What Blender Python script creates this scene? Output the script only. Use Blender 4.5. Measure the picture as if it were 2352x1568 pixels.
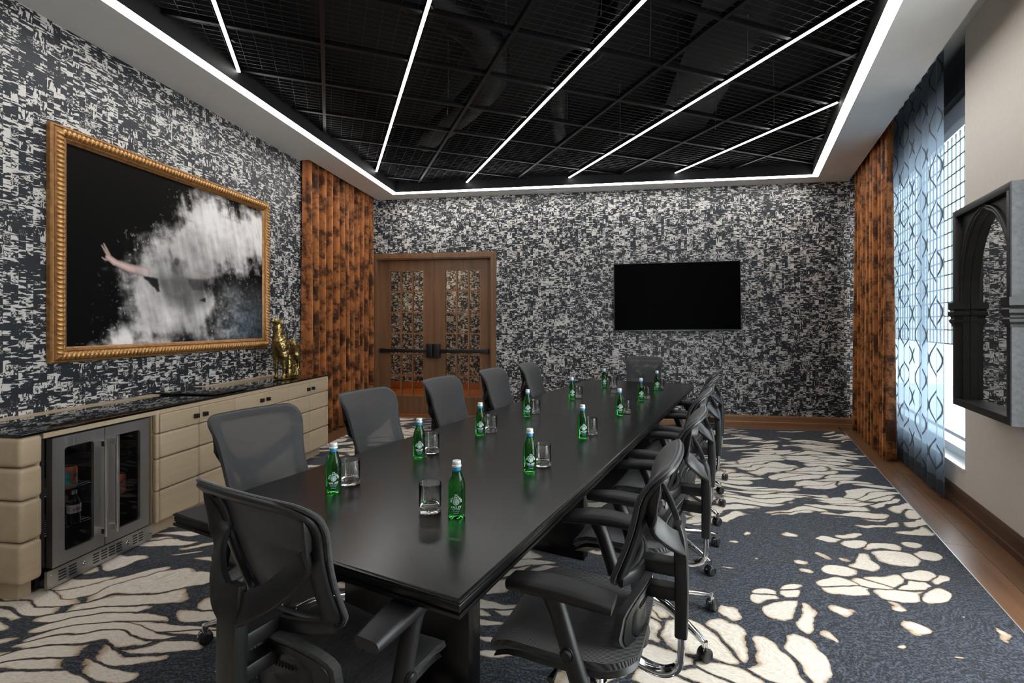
import bpy, bmesh, math, random
import numpy as np
from mathutils import Vector, Matrix, noise as mnoise
from math import sin, cos, pi, radians, sqrt, atan2, floor

for o in list(bpy.data.objects):
    bpy.data.objects.remove(o, do_unlink=True)
scene = bpy.context.scene
COL = scene.collection
random.seed(7)

# ---------------------------------------------------------------- camera
H_CAM = 1.435
cam = bpy.data.cameras.new('camera')
cam.sensor_width = 36.0
cam.lens = 1115.0 / 2352.0 * 36.0
cam.shift_y = -41.0 / 2352.0
cam.clip_start = 0.05
cam_o = bpy.data.objects.new('camera', cam)
COL.objects.link(cam_o)
cam_o.location = (0, 0, H_CAM)
cam_o.rotation_euler = (pi / 2, 0, radians(8.7))
scene.camera = cam_o

# ---------------------------------------------------------------- light
W = bpy.data.worlds.new('overcast_sky')
scene.world = W
W.use_nodes = True
W.node_tree.nodes['Background'].inputs[0].default_value = (0.95, 0.975, 1.0, 1)
W.node_tree.nodes['Background'].inputs[1].default_value = 7.0
LED_COVE = 16.0
LED_TRACK = 11.0
vs = scene.view_settings
vs.view_transform = 'Standard'
vs.look = 'None'
vs.exposure = 0.50
vs.gamma = 1.0
vs.use_curve_mapping = False

# ---------------------------------------------------------------- place constants (metres)
UL = -3.435            # left wall plane
VB = 7.33              # back wall plane
VF = -3.4              # wall behind the camera
ZC = 3.40              # soffit height
AR = radians(17.2)     # window wall turned by this angle
RT = Vector((sin(AR), cos(AR), 0))      # along the window wall, away from camera
RN = Vector((cos(AR), -sin(AR), 0))     # out of the room through the window wall
RW = 1.491             # window wall offset along RN
AT = radians(18.35)    # table angle
TT = Vector((sin(AT), cos(AT), 0))
TN = Vector((cos(AT), -sin(AT), 0))
TA = Vector((-0.308, 1.162, 0))         # table near corner on the window side
def R(s, d, z=0.0):    # point by window-wall coordinates
    p = RT * s + RN * d
    return Vector((p.x, p.y, z))
def T(s, o, z=0.0):    # point by table coordinates (s along, o outwards from window-side edge)
    p = TA + TT * s + TN * o
    return Vector((p.x, p.y, z))
def Ru(d, v): return (d + v * sin(AR)) / cos(AR)   # u of window-wall line with offset d at depth v

# ---------------------------------------------------------------- helpers
class MB:
    def __init__(s): s.v = []; s.f = []
    def add(s, vs, fs):
        b = len(s.v); s.v += [tuple(p) for p in vs]; s.f += [tuple(b + i for i in f) for f in fs]; return s
    def box(s, x0, x1, y0, y1, z0, z1):
        return s.add([(x0,y0,z0),(x1,y0,z0),(x1,y1,z0),(x0,y1,z0),(x0,y0,z1),(x1,y0,z1),(x1,y1,z1),(x0,y1,z1)],
                     [(0,3,2,1),(4,5,6,7),(0,1,5,4),(1,2,6,5),(2,3,7,6),(3,0,4,7)])
    def prism(s, poly, z0, z1):
        n = len(poly)
        vs = [(p[0], p[1], z0) for p in poly] + [(p[0], p[1], z1) for p in poly]
        fs = [tuple(range(n-1, -1, -1)), tuple(range(n, 2*n))] + [(i, (i+1) % n, n+(i+1) % n, n+i) for i in range(n)]
        return s.add(vs, fs)
    def quad(s, a, b, c, d): return s.add([a, b, c, d], [(0,1,2,3)])
    def grid(s, rows, closed_u=False, closed_v=False):
        nr, nc = len(rows), len(rows[0]); b = [p for r in rows for p in r]; fs = []
        for i in range(nr if closed_v else nr-1):
            for j in range(nc if closed_u else nc-1):
                i2, j2 = (i+1) % nr, (j+1) % nc
                fs.append((i*nc+j, i*nc+j2, i2*nc+j2, i2*nc+j))
        return s.add(b, fs)
    def lathe(s, prof, n=24, cap=True, c=(0,0,0)):
        rows = [[(c[0]+r*cos(2*pi*k/n), c[1]+r*sin(2*pi*k/n), c[2]+z) for k in range(n)] for r, z in prof]
        b0 = len(s.v); s.grid(rows, closed_u=True)
        if cap:
            if prof[0][0] > 1e-6: s.f.append(tuple(b0+k for k in range(n-1, -1, -1)))
            if prof[-1][0] > 1e-6: s.f.append(tuple(b0+(len(prof)-1)*n+k for k in range(n)))
        return s
    def sweep(s, pts, secs, up=(0,0,1), closed=False, cap=True):
        """pts: path; secs: list of 2-D section points (one list, or one list per path point)"""
        P = [Vector(p) for p in pts]; n = len(P); rows = []
        per = isinstance(secs[0][0], (list, tuple))
        side0 = None
        for i in range(n):
            if closed: t = P[(i+1) % n] - P[i-1]
            else: t = P[min(i+1, n-1)] - P[max(i-1, 0)]
            t.normalize()
            upv = Vector(up[i]) if isinstance(up, list) else Vector(up)
            sd = t.cross(upv)
            if sd.length < 1e-4: sd = side0 if side0 else t.cross(Vector((1,0,0)))
            sd.normalize()
            if not isinstance(up, list) and side0 is not None and sd.dot(side0) < 0 and not closed: sd = -sd
            side0 = sd; w = sd.cross(t)
            sec = secs[i] if per else secs
            rows.append([P[i] + sd*a + w*b for a, b in sec])
        b0 = len(s.v); m = len(rows[0]); s.grid(rows, closed_u=True, closed_v=closed)
        if cap and not closed:
            s.f.append(tuple(b0+k for k in range(m-1, -1, -1))); s.f.append(tuple(b0+(n-1)*m+k for k in range(m)))
        return s
    def tube(s, pts, r, n=10, **k):
        if isinstance(r, (list, tuple)): secs = [circ(q, n) for q in r]
        else: secs = circ(r, n)
        return s.sweep(pts, secs, **k)
    def xf(s, M, start=0):
        for i in range(start, len(s.v)): s.v[i] = tuple(M @ Vector(s.v[i]))
        return s
    def mesh(s, name, smooth=False, fix=True):
        me = bpy.data.meshes.new(name); me.from_pydata(s.v, [], s.f)
        if fix:
            bm = bmesh.new(); bm.from_mesh(me); bmesh.ops.recalc_face_normals(bm, faces=bm.faces); bm.to_mesh(me); bm.free()
        if smooth:
            me.polygons.foreach_set('use_smooth', [True]*len(me.polygons))
            if smooth != 'full' and hasattr(me, 'set_sharp_from_angle'): me.set_sharp_from_angle(angle=radians(38))
        me.update(); return me
def circ(r, n=10): return [(r*cos(2*pi*k/n), r*sin(2*pi*k/n)) for k in range(n)]
def rsec(w, h, r=None, k=3):
    """rounded rectangle section"""
    r = min(w, h)*0.45 if r is None else r; out = []
    for cx, cy, a0 in ((w/2-r, h/2-r, 0), (-w/2+r, h/2-r, 90), (-w/2+r, -h/2+r, 180), (w/2-r, -h/2+r, 270)):
        for i in range(k+1):
            a = radians(a0 + 90*i/k); out.append((cx+r*cos(a), cy+r*sin(a)))
    return out
def catmull(P, n=6):
    P = [Vector(p) for p in P]; out = []
    for i in range(len(P)-1):
        p0, p1, p2, p3 = P[max(i-1,0)], P[i], P[i+1], P[min(i+2, len(P)-1)]
        for k in range(n):
            t = k/n; out.append(0.5*((2*p1)+(p2-p0)*t+(2*p0-5*p1+4*p2-p3)*t*t+(3*p1-p0-3*p2+p3)*t**3))
    out.append(P[-1]); return out
def bevbox(x0, x1, y0, y1, z0, z1, r=0.004, seg=2, name='box'):
    """bevelled box as a mesh"""
    bm = bmesh.new(); bmesh.ops.create_cube(bm, size=1)
    for v in bm.verts: v.co = Vector((x0+(v.co.x+.5)*(x1-x0), y0+(v.co.y+.5)*(y1-y0), z0+(v.co.z+.5)*(z1-z0)))
    bmesh.ops.bevel(bm, geom=list(bm.edges), offset=r, segments=seg, profile=0.6, affect='EDGES')
    me = bpy.data.meshes.new(name); bm.to_mesh(me); bm.free()
    me.polygons.foreach_set('use_smooth', [True]*len(me.polygons)); me.set_sharp_from_angle(angle=radians(50))
    return me
def link(name, me, mat=None, parent=None, loc=None, rz=None, kind=None):
    if isinstance(me, MB): me = me.mesh(name)
    if mat is not None and len(me.materials) == 0: me.materials.append(mat)
    o = bpy.data.objects.new(name, me); COL.objects.link(o)
    if parent is not None: o.parent = parent
    if loc is not None: o.location = loc
    if rz is not None: o.rotation_euler = (0, 0, rz)
    if kind: o['kind'] = kind
    return o
def tag(o, label, cat, group=None):
    o['label'] = label; o['category'] = cat
    if group: o['group'] = group
    return o
def thing(name, label, cat, loc=(0,0,0), rz=0.0, group=None):
    o = bpy.data.objects.new(name, None); COL.objects.link(o)
    o.empty_display_size = 0.1; o.location = loc; o.rotation_euler = (0, 0, rz)
    return tag(o, label, cat, group)
KIDS = {}
def dup(root, loc, rz, label, group=None):
    def cp(o, parent):
        c = o.copy(); COL.objects.link(c); c.parent = parent
        for ch in [k for k in o.children]: cp(ch, c)
        return c
    r = root.copy(); COL.objects.link(r); r.location = loc; r.rotation_euler = (0, 0, rz); r['label'] = label
    if group: r['group'] = group
    for ch in list(root.children): cp(ch, r)
    return r
def structure(name, me, mat, parent=None):
    return link(name, me, mat, parent, kind='structure')

# ---------------------------------------------------------------- materials
class NT:
    def __init__(s, name):
        s.m = bpy.data.materials.new(name); s.m.use_nodes = True
        s.n = s.m.node_tree.nodes; s.l = s.m.node_tree.links; s.n.clear()
        s.out = s.n.new('ShaderNodeOutputMaterial')
    def new(s, t, **k):
        n = s.n.new(t)
        for a, b in k.items(): setattr(n, a, b)
        return n
    def put(s, sock, v):
        if isinstance(v, bpy.types.NodeSocket): s.l.new(v, sock)
        elif v is not None:
            if sock.type == 'RGBA' and len(v) == 3: v = (*v, 1)
            sock.default_value = v
    def math(s, op, a, b=None, c=None, clamp=False):
        n = s.new('ShaderNodeMath', operation=op, use_clamp=clamp)
        s.put(n.inputs[0], a); s.put(n.inputs[1], b); s.put(n.inputs[2], c); return n.outputs[0]
    def vmath(s, op, a, b=None):
        n = s.new('ShaderNodeVectorMath', operation=op); s.put(n.inputs[0], a); s.put(n.inputs[1], b); return n.outputs[0]
    def mix(s, f, a, b):
        n = s.new('ShaderNodeMix', data_type='RGBA'); s.put(n.inputs[0], f); s.put(n.inputs[6], a); s.put(n.inputs[7], b); return n.outputs[2]
    def fmix(s, f, a, b):
        n = s.new('ShaderNodeMix', data_type='FLOAT'); s.put(n.inputs[0], f); s.put(n.inputs[2], a); s.put(n.inputs[3], b); return n.outputs[0]
    def smooth(s, x, a, b, lo=0.0, hi=1.0):
        n = s.new('ShaderNodeMapRange', interpolation_type='SMOOTHSTEP')
        s.put(n.inputs[0], x); s.put(n.inputs[1], a); s.put(n.inputs[2], b); s.put(n.inputs[3], lo); s.put(n.inputs[4], hi); return n.outputs[0]
    def lin(s, x, a, b, lo=0.0, hi=1.0):
        n = s.new('ShaderNodeMapRange'); s.put(n.inputs[0], x); s.put(n.inputs[1], a); s.put(n.inputs[2], b); s.put(n.inputs[3], lo); s.put(n.inputs[4], hi); return n.outputs[0]
    def comb(s, x=0.0, y=0.0, z=0.0):
        n = s.new('ShaderNodeCombineXYZ'); s.put(n.inputs[0], x); s.put(n.inputs[1], y); s.put(n.inputs[2], z); return n.outputs[0]
    def sep(s, v):
        n = s.new('ShaderNodeSeparateXYZ'); s.put(n.inputs[0], v); return n.outputs
    def noise(s, vec, scale=1.0, detail=2.0, rough=0.5, dim='3D', dist=0.0, col=False):
        n = s.new('ShaderNodeTexNoise', noise_dimensions=dim); s.put(n.inputs['Vector'], vec)
        s.put(n.inputs['Scale'], scale); s.put(n.inputs['Detail'], detail); s.put(n.inputs['Roughness'], rough); s.put(n.inputs['Distortion'], dist)
        return n.outputs['Color'] if col else n.outputs['Fac']
    def white(s, vec, dim='2D', col=False):
        n = s.new('ShaderNodeTexWhiteNoise', noise_dimensions=dim); s.put(n.inputs['Vector'], vec)
        return n.outputs['Color'] if col else n.outputs['Value']
    def pos(s): return s.new('ShaderNodeNewGeometry').outputs['Position']
    def obj(s): return s.new('ShaderNodeTexCoord').outputs['Object']
    def uv(s): return s.new('ShaderNodeTexCoord').outputs['UV']
    def bump(s, h, strength=0.3, dist=0.01):
        n = s.new('ShaderNodeBump'); s.put(n.inputs['Strength'], strength); s.put(n.inputs['Distance'], dist); s.put(n.inputs['Height'], h); return n.outputs[0]
    def bsdf(s, color=(.5,.5,.5), rough=0.5, metal=0.0, normal=None, spec=None, trans=None, ior=None, sheen=None, sheen_tint=None, coat=None, alpha=None, emit=None, estr=None):
        n = s.new('ShaderNodeBsdfPrincipled')
        s.put(n.inputs['Base Color'], color); s.put(n.inputs['Roughness'], rough); s.put(n.inputs['Metallic'], metal)
        if normal is not None: s.put(n.inputs['Normal'], normal)
        for k, v in (('Specular IOR Level', spec), ('Transmission Weight', trans), ('IOR', ior), ('Sheen Weight', sheen), ('Sheen Tint', sheen_tint), ('Coat Weight', coat), ('Alpha', alpha), ('Emission Color', emit), ('Emission Strength', estr)):
            if v is not None: s.put(n.inputs[k], v)
        return n.outputs[0]
    def done(s, sh): s.l.new(sh, s.out.inputs[0]); return s.m
def flat(name, color, rough=0.5, metal=0.0, **k):
    t = NT(name); return t.done(t.bsdf(color, rough, metal, **k))
def speckled(name, color, rough=0.5, metal=0.0, amp=0.15, scale=60.0, bump=0.0, **k):
    t = NT(name); n = t.noise(t.obj(), scale, 4, 0.6)
    c = t.mix(t.lin(n, .3, .7), tuple(x*(1-amp) for x in color), tuple(min(1, x*(1+amp)) for x in color))
    nm = t.bump(n, bump, 0.002) if bump else None
    return t.done(t.bsdf(c, rough, metal, normal=nm, **k))
def emitter(name, color, strength):
    t = NT(name); e = t.new('ShaderNodeEmission'); t.put(e.inputs[0], color); t.put(e.inputs[1], strength); return t.done(e.outputs[0])

def wallpaper(name, axis):
    """slate paper printed with broken cream weave, in patches about 8 cm wide"""
    t = NT(name); x, y, z = t.sep(t.pos())
    a = {'x': x, 'y': y}[axis]
    col = t.math('FLOOR', t.math('DIVIDE', a, 0.080))
    cr = t.white(t.comb(col, 3.7), '2D')
    row = t.math('FLOOR', t.math('ADD', t.math('DIVIDE', z, 0.062), t.math('MULTIPLY', cr, 9.0)))
    rc = t.sep(t.white(t.comb(col, row), '2D', col=True))
    half = t.math('FLOOR', t.math('DIVIDE', a, 0.040))
    row2 = t.math('FLOOR', t.math('ADD', t.math('DIVIDE', z, 0.036), t.math('MULTIPLY', t.white(t.comb(half, 9.1), '2D'), 7.0)))
    rc2 = t.sep(t.white(t.comb(half, row2), '2D', col=True))
    off = t.math('MULTIPLY', rc[2], 40.0)
    wob = t.math('MULTIPLY', t.math('SUBTRACT', t.noise(t.comb(a, z), 85, 2, .6, '2D'), .5), 0.010)
    aw = t.math('ADD', a, wob); zw = t.math('ADD', z, t.math('MULTIPLY', wob, .5))
    nh = t.noise(t.comb(t.math('ADD', t.math('MULTIPLY', aw, 13), off), t.math('MULTIPLY', zw, 66)), 1.0, 1.8, .5, '2D')
    nv = t.noise(t.comb(t.math('MULTIPLY', aw, 74), t.math('ADD', t.math('MULTIPLY', zw, 16), off)), 1.0, 1.8, .5, '2D')
    nb = t.noise(t.comb(t.math('ADD', t.math('MULTIPLY', aw, 40), off), t.math('MULTIPLY', zw, 52)), 1.0, 3.5, .66, '2D')
    net = t.math('SUBTRACT', 1.0, t.math('MULTIPLY', t.math('ABSOLUTE', t.math('SUBTRACT', nb, .5)), 7.0))
    net = t.math('ADD', .30, t.math('MULTIPLY', net, .26))
    val = t.fmix(t.math('LESS_THAN', rc[0], .17), nh, nv)
    val = t.fmix(t.math('LESS_THAN', rc2[0], .24), val, nb)
    val = t.fmix(t.math('GREATER_THAN', rc2[0], .86), val, net)
    thr = t.math('ADD', .528, t.math('MULTIPLY', t.math('SUBTRACT', rc[1], .5), .15))
    thr = t.math('ADD', thr, t.math('MULTIPLY', t.math('SUBTRACT', rc2[1], .5), .13))
    thr = t.math('ADD', thr, t.math('MULTIPLY', t.math('LESS_THAN', rc2[2], .12), .20))
    thr = t.math('ADD', thr, t.math('MULTIPLY', t.math('SUBTRACT', t.noise(t.comb(a, z), 3.0, 2, .5, '2D'), .5), .12))
    m = t.smooth(t.math('SUBTRACT', val, thr), -.012, .022)
    fine = t.noise(t.comb(t.math('MULTIPLY', a, 420), t.math('MULTIPLY', z, 240)), 1.0, 2, .6, '2D')
    cream = t.mix(t.lin(fine, .3, .7), (.50, .475, .45), (.66, .63, .60))
    dark = t.mix(t.lin(fine, .3, .7), (.012, .0145, .018), (.030, .035, .043))
    c = t.mix(m, dark, cream)
    nm = t.bump(t.math('ADD', t.math('MULTIPLY', m, .6), t.math('MULTIPLY', fine, .5)), .2, .002)
    return t.done(t.bsdf(c, t.fmix(m, .45, .55), normal=nm, spec=.3))

def wood(name, c0, c1, axis='x', scale=1.0, rough=.4, bump=.08, coat=None, spec=None):
    t = NT(name); p = t.obj(); x, y, z = t.sep(p)
    k = {'x': (2.2, 34, 34), 'y': (34, 2.2, 34), 'z': (34, 34, 2.2)}[axis]
    rnd = t.new('ShaderNodeObjectInfo').outputs['Random']
    v = t.comb(t.math('ADD', t.math('MULTIPLY', x, k[0]*scale), t.math('MULTIPLY', rnd, 37)), t.math('MULTIPLY', y, k[1]*scale), t.math('MULTIPLY', z, k[2]*scale))
    n = t.noise(v, 1.0, 5, .6, dist=.6); n2 = t.noise(v, .25, 2, .5)
    f = t.lin(t.math('ADD', t.math('MULTIPLY', n, .65), t.math('MULTIPLY', n2, .35)), .32, .68)
    f = t.math('ADD', t.math('MULTIPLY', f, .8), t.math('MULTIPLY', rnd, .2))
    return t.done(t.bsdf(t.mix(f, c0, c1), rough, normal=t.bump(n, bump, .002), coat=coat, spec=spec))

def carpet_mat():
    t = NT('navy_carpet_with_cream_strokes'); x, y, z = t.sep(t.pos())
    p = t.comb(x, y)
    w = t.sep(t.noise(p, .9, 2, .5, '2D', col=True)); w2 = t.sep(t.noise(p, 6.0, 2, .5, '2D', col=True))
    wx = t.math('ADD', x, t.math('ADD', t.math('MULTIPLY', t.math('SUBTRACT', w[0], .5), .5), t.math('MULTIPLY', t.math('SUBTRACT', w2[0], .5), .10)))
    wy = t.math('ADD', y, t.math('ADD', t.math('MULTIPLY', t.math('SUBTRACT', w[1], .5), .8), t.math('MULTIPLY', t.math('SUBTRACT', w2[1], .5), .06)))
    big = t.noise(t.vmath('ADD', p, (6.1, 3.2, 0)), 1.05, 2.5, .55, '2D')
    rag = t.noise(p, 60, 3, .6, '2D')
    def strokes(lng, wid, ang, r_dense, r_sparse, b0, b1):
        ca, sa = cos(radians(ang)), sin(radians(ang))
        a = t.math('ADD', t.math('MULTIPLY', wx, ca), t.math('MULTIPLY', wy, sa))
        b = t.math('SUBTRACT', t.math('MULTIPLY', wy, ca), t.math('MULTIPLY', wx, sa))
        va = t.comb(t.math('DIVIDE', a, lng), t.math('DIVIDE', b, wid))
        def vor(feature):
            n = t.new('ShaderNodeTexVoronoi', voronoi_dimensions='2D', feature=feature); t.put(n.inputs['Vector'], va); t.put(n.inputs['Scale'], 1.0); t.put(n.inputs['Randomness'], .85); return n.outputs
        dE = vor('DISTANCE_TO_EDGE')[0]; o = vor('F1'); F = o[0]; cc = t.sep(o[1])
        r = t.smooth(big, b0, b1, r_dense, r_sparse)
        r = t.math('ADD', r, t.math('MULTIPLY', t.math('SUBTRACT', cc[0], .5), t.smooth(big, b0, b1, .10, .46)))
        e1 = t.math('SUBTRACT', r, F)
        gap = t.math('ADD', .045, t.math('MULTIPLY', t.math('SUBTRACT', cc[1], .5), .12))
        e2 = t.math('MULTIPLY', t.math('SUBTRACT', dE, gap), 1.25)
        e = t.new('ShaderNodeMath', operation='SMOOTH_MIN'); t.put(e.inputs[0], e1); t.put(e.inputs[1], e2); e.inputs[2].default_value = .10
        return e.outputs[0], a, b
    e1, a1, b1 = strokes(.235, .150, 16, .60, -.06, .38, .58)
    e2, a2, b2 = strokes(.52, .105, 12, .66, .16, .42, .62)
    dx = t.math('SUBTRACT', x, 1.55); dy = t.math('SUBTRACT', y, 1.9)
    rr = t.math('SQRT', t.math('ADD', t.math('MULTIPLY', dx, dx), t.math('MULTIPLY', dy, dy)))
    k = t.smooth(t.math('ADD', rr, t.math('MULTIPLY', t.math('SUBTRACT', big, .5), 1.2)), 1.75, 2.0)
    e = t.fmix(k, e1, e2)
    e = t.math('ADD', e, t.math('MULTIPLY', t.math('SUBTRACT', rag, .5), .06))
    m = t.smooth(e, -.006, .020)
    core = t.smooth(e, .01, .10)
    weave = t.noise(t.comb(t.math('MULTIPLY', a2, 40), t.math('MULTIPLY', b2, 190)), 1.0, 3, .6, '2D')
    fleck = t.noise(p, 95, 3, .65, '2D'); fl2 = t.noise(t.comb(t.math('MULTIPLY', a1, 20), t.math('MULTIPLY', b1, 90)), 1.0, 3, .6, '2D')
    cream = t.mix(core, (.42, .30, .19), t.mix(t.lin(weave, .3, .7), (.58, .51, .42), (.78, .72, .63)))
    navy = t.mix(t.smooth(t.math('ADD', t.math('MULTIPLY', fleck, .6), t.math('MULTIPLY', fl2, .4)), .42, .66), (.008, .009, .0125), (.078, .092, .118))
    c = t.mix(m, navy, cream)
    fib = t.noise(p, 420, 2, .6, '2D')
    hgt = t.math('ADD', t.math('MULTIPLY', m, .5), t.math('ADD', t.math('MULTIPLY', fib, .6), t.math('MULTIPLY', weave, .35)))
    return t.done(t.bsdf(c, .95, normal=t.bump(hgt, .5, .004), spec=.15, sheen=.12))

def velvet_mat():
    t = NT('rust_crushed_velvet'); u, v, _ = t.sep(t.uv())
    r1 = t.noise(t.comb(t.math('MULTIPLY', u, 5), t.math('MULTIPLY', v, 4.6)), 1.0, 5, .70, '2D')
    cu = t.math('FLOOR', t.math('MULTIPLY', u, 16))
    cell = t.white(t.comb(cu, t.math('FLOOR', t.math('ADD', t.math('MULTIPLY', v, 9), t.math('MULTIPLY', t.white(t.comb(cu, 1.3)), 5)))))
    fine = t.noise(t.comb(u, v), 110, 3, .7, '2D')
    q = t.math('ADD', t.math('ADD', r1, t.math('MULTIPLY', t.math('SUBTRACT', cell, .5), .12)), t.math('MULTIPLY', t.math('SUBTRACT', fine, .5), .24))
    m = t.smooth(q, .36, .62)
    c = t.mix(m, (.034, .009, .002), (.30, .098, .026))
    return t.done(t.bsdf(c, .62, spec=.2, sheen=t.lin(m, 0, 1, .25, 1.0), sheen_tint=(1, .50, .20), normal=t.bump(q, .25, .006)))

def sheer_mat():
    t = NT('slate_blue_sheer_with_ogee_weave'); u, v, _ = t.sep(t.uv())
    Wd, P = .135, .40
    s = t.math('MULTIPLY', t.math('SINE', t.math('MULTIPLY', v, 2*pi/P)), Wd*.47)
    def line(sign, ph):
        q = t.math('ADD', t.math('DIVIDE', t.math('ADD', u, t.math('MULTIPLY', s, sign)), 2*Wd), ph)
        fr = t.math('FRACT', q); return t.math('MINIMUM', fr, t.math('SUBTRACT', 1.0, fr))
    d = t.math('MINIMUM', line(1, 0), line(-1, .5))
    wob = t.math('MULTIPLY', t.math('SUBTRACT', t.noise(t.comb(u, v), 25, 2, .5, '2D'), .5), .03)
    ln = t.smooth(t.math('ADD', d, wob), .018, .060, 1, 0)
    hem = t.smooth(v, .115, .125, 1, 0)
    thread = t.noise(t.comb(t.math('MULTIPLY', u, 700), t.math('MULTIPLY', v, 90)), 1, 2, .5, '2D')
    c = t.mix(t.math('MAXIMUM', ln, t.math('MULTIPLY', hem, .7)), (.145, .195, .25), (.024, .031, .038))
    tl = t.new('ShaderNodeBsdfTranslucent'); t.put(tl.inputs[0], c)
    df = t.bsdf(c, .6, sheen=.2)
    m1 = t.new('ShaderNodeMixShader'); m1.inputs[0].default_value = .58; t.l.new(df, m1.inputs[1]); t.l.new(tl.outputs[0], m1.inputs[2])
    tr = t.new('ShaderNodeBsdfTransparent'); t.put(tr.inputs[0], (.55, .66, .76))
    op = t.math('ADD', t.math('ADD', .80, t.math('MULTIPLY', ln, .26)), t.math('MULTIPLY', t.math('SUBTRACT', thread, .5), .25), clamp=True)
    m2 = t.new('ShaderNodeMixShader'); t.l.new(op, m2.inputs[0]); t.l.new(tr.outputs[0], m2.inputs[1]); t.l.new(m1.outputs[0], m2.inputs[2])
    return t.done(m2.outputs[0])

def mesh_fabric(name, color, op):
    t = NT(name); x, y, z = t.sep(t.obj())
    w = t.math('SINE', t.math('MULTIPLY', z, 1500)); w2 = t.math('SINE', t.math('MULTIPLY', x, 1100))
    h = t.math('MULTIPLY', w, w2)
    d = t.bsdf(color, .55, normal=t.bump(h, .35, .001), spec=.4, sheen=.25)
    tr = t.new('ShaderNodeBsdfTransparent'); m = t.new('ShaderNodeMixShader')
    m.inputs[0].default_value = op; t.l.new(tr.outputs[0], m.inputs[1]); t.l.new(d, m.inputs[2])
    return t.done(m.outputs[0])

def brushed(name, color, rough=.3, axis='z'):
    t = NT(name); x, y, z = t.sep(t.obj()); k = {'z': (2, 2, 300), 'x': (300, 2, 2), 'y': (2, 300, 2)}[axis]
    n = t.noise(t.comb(t.math('MULTIPLY', x, k[0]), t.math('MULTIPLY', y, k[1]), t.math('MULTIPLY', z, k[2])), 1, 3, .6)
    return t.done(t.bsdf(color, t.lin(n, .3, .7, rough*.75, rough*1.3), 1.0, normal=t.bump(n, .05, .001)))

def glassy(name, color, ior=1.45, rough=0.0):
    """clear glass that lets light through to what stands behind it"""
    t = NT(name); g = t.bsdf(color, rough, trans=1.0, ior=ior); return t.done(g)
def pane_glass(name, tint=(.96,.98,.98), refl=.06):
    t = NT(name); tr = t.new('ShaderNodeBsdfTransparent'); t.put(tr.inputs[0], tint)
    gl = t.new('ShaderNodeBsdfGlossy'); gl.inputs['Roughness'].default_value = .02
    lw = t.new('ShaderNodeLayerWeight'); lw.inputs[0].default_value = .5; fr = t.math('ADD', refl, t.math('MULTIPLY', t.math('POWER', lw.outputs['Facing'], 5.0), .9), clamp=True)
    m = t.new('ShaderNodeMixShader'); t.l.new(fr, m.inputs[0]); t.l.new(tr.outputs[0], m.inputs[1]); t.l.new(gl.outputs[0], m.inputs[2])
    return t.done(m.outputs[0])

M = {}
M['paper_y'] = wallpaper('slate_and_cream_wallpaper_side', 'y')
M['paper_x'] = wallpaper('slate_and_cream_wallpaper_end', 'x')
M['soffit'] = speckled('white_soffit_paint', (.74, .74, .73), .7, amp=.02, scale=8)
M['beige'] = speckled('beige_wall_paint', (.70, .64, .57), .6, amp=.03, scale=30, bump=.03)
M['black'] = flat('matt_black_paint', (.0015, .0015, .0016), .7)
M['blackmetal'] = flat('black_grid_metal', (.002, .002, .0022), .4, spec=.3)
M['duct'] = flat('black_duct', (.002, .002, .0022), .5, spec=.3)
M['led'] = emitter('white_led_diffuser', (1, .985, .96), LED_COVE)
M['track'] = emitter('white_led_track', (1, .985, .96), LED_TRACK)
M['carpet'] = carpet_mat()
M['plank'] = wood('brown_oak_plank', (.095, .045, .022), (.235, .115, .055), 'x', .5, .32)
M['hallwood'] = wood('orange_hall_wood', (.30, .075, .016), (.50, .15, .035), 'x', .5, .35)
M['basebd'] = wood('dark_brown_baseboard', (.055, .028, .018), (.125, .062, .036), 'y', .4, .38)
M['basebk'] = wood('brown_baseboard', (.17, .080, .036), (.34, .17, .08), 'x', .4, .38)
M['doorwood'] = wood('stained_door_wood', (.115, .055, .026), (.24, .122, .060), 'z', .5, .36)
M['muntin'] = wood('stained_muntin_wood', (.15, .070, .032), (.28, .14, .068), 'z', .5, .36)
M['velvet'] = velvet_mat()
M['sheer'] = sheer_mat()
M['credwood'] = wood('bleached_oak', (.40, .305, .20), (.54, .43, .295), 'y', .35, .38, bump=.05)
M['blackglass'] = flat('black_glass', (.004, .004, .005), .035, spec=.6, coat=.3)
M['tray'] = flat('black_lacquer', (.003, .003, .0035), .06)
M['table'] = wood('ebonised_wood', (.0022, .0022, .0024), (.0055, .0054, .0055), 'y', .7, .25, bump=.05, spec=.38)
M['steel'] = brushed('brushed_steel', (.47, .46, .455), .38, 'y')
M['steelbar'] = brushed('polished_handle_steel', (.62, .61, .60), .2, 'z')
M['chrome'] = flat('chrome', (.72, .72, .73), .10, 1.0)
M['plastic'] = speckled('dark_grey_plastic', (.0075, .0075, .008), .38, amp=.1, scale=300, bump=.05)
M['plasticblk'] = speckled('black_plastic', (.004, .004, .0044), .42, amp=.1, scale=300, bump=.05)
M['backmesh'] = mesh_fabric('charcoal_mesh', (.023, .024, .026), .88)
M['seatmesh'] = mesh_fabric('black_mesh', (.009, .009, .0095), .97)
M['pad'] = speckled('soft_black_armpad', (.0065, .0065, .007), .48, amp=.08, scale=200, bump=.05)
M['caster'] = speckled('black_caster_rubber', (.012, .012, .013), .4, amp=.1, scale=120)
M['glass'] = glassy('clear_tumbler_glass', (1, 1, 1), 1.45)
M['bottle'] = glassy('green_bottle_glass', (.085, .66, .12), 1.36)
M['cap'] = flat('silver_screw_cap', (.78, .80, .79), .35, .35)
M['capink'] = flat('green_cap_print', (.30, .52, .40), .5)
M['bluelabel'] = flat('bright_blue_label', (.02, .27, .55), .4)
M['ink'] = flat('white_bottle_print', (.80, .88, .84), .5, emit=None)
M['inkdim'] = flat('pale_green_bottle_print', (.22, .48, .40), .5)
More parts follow.
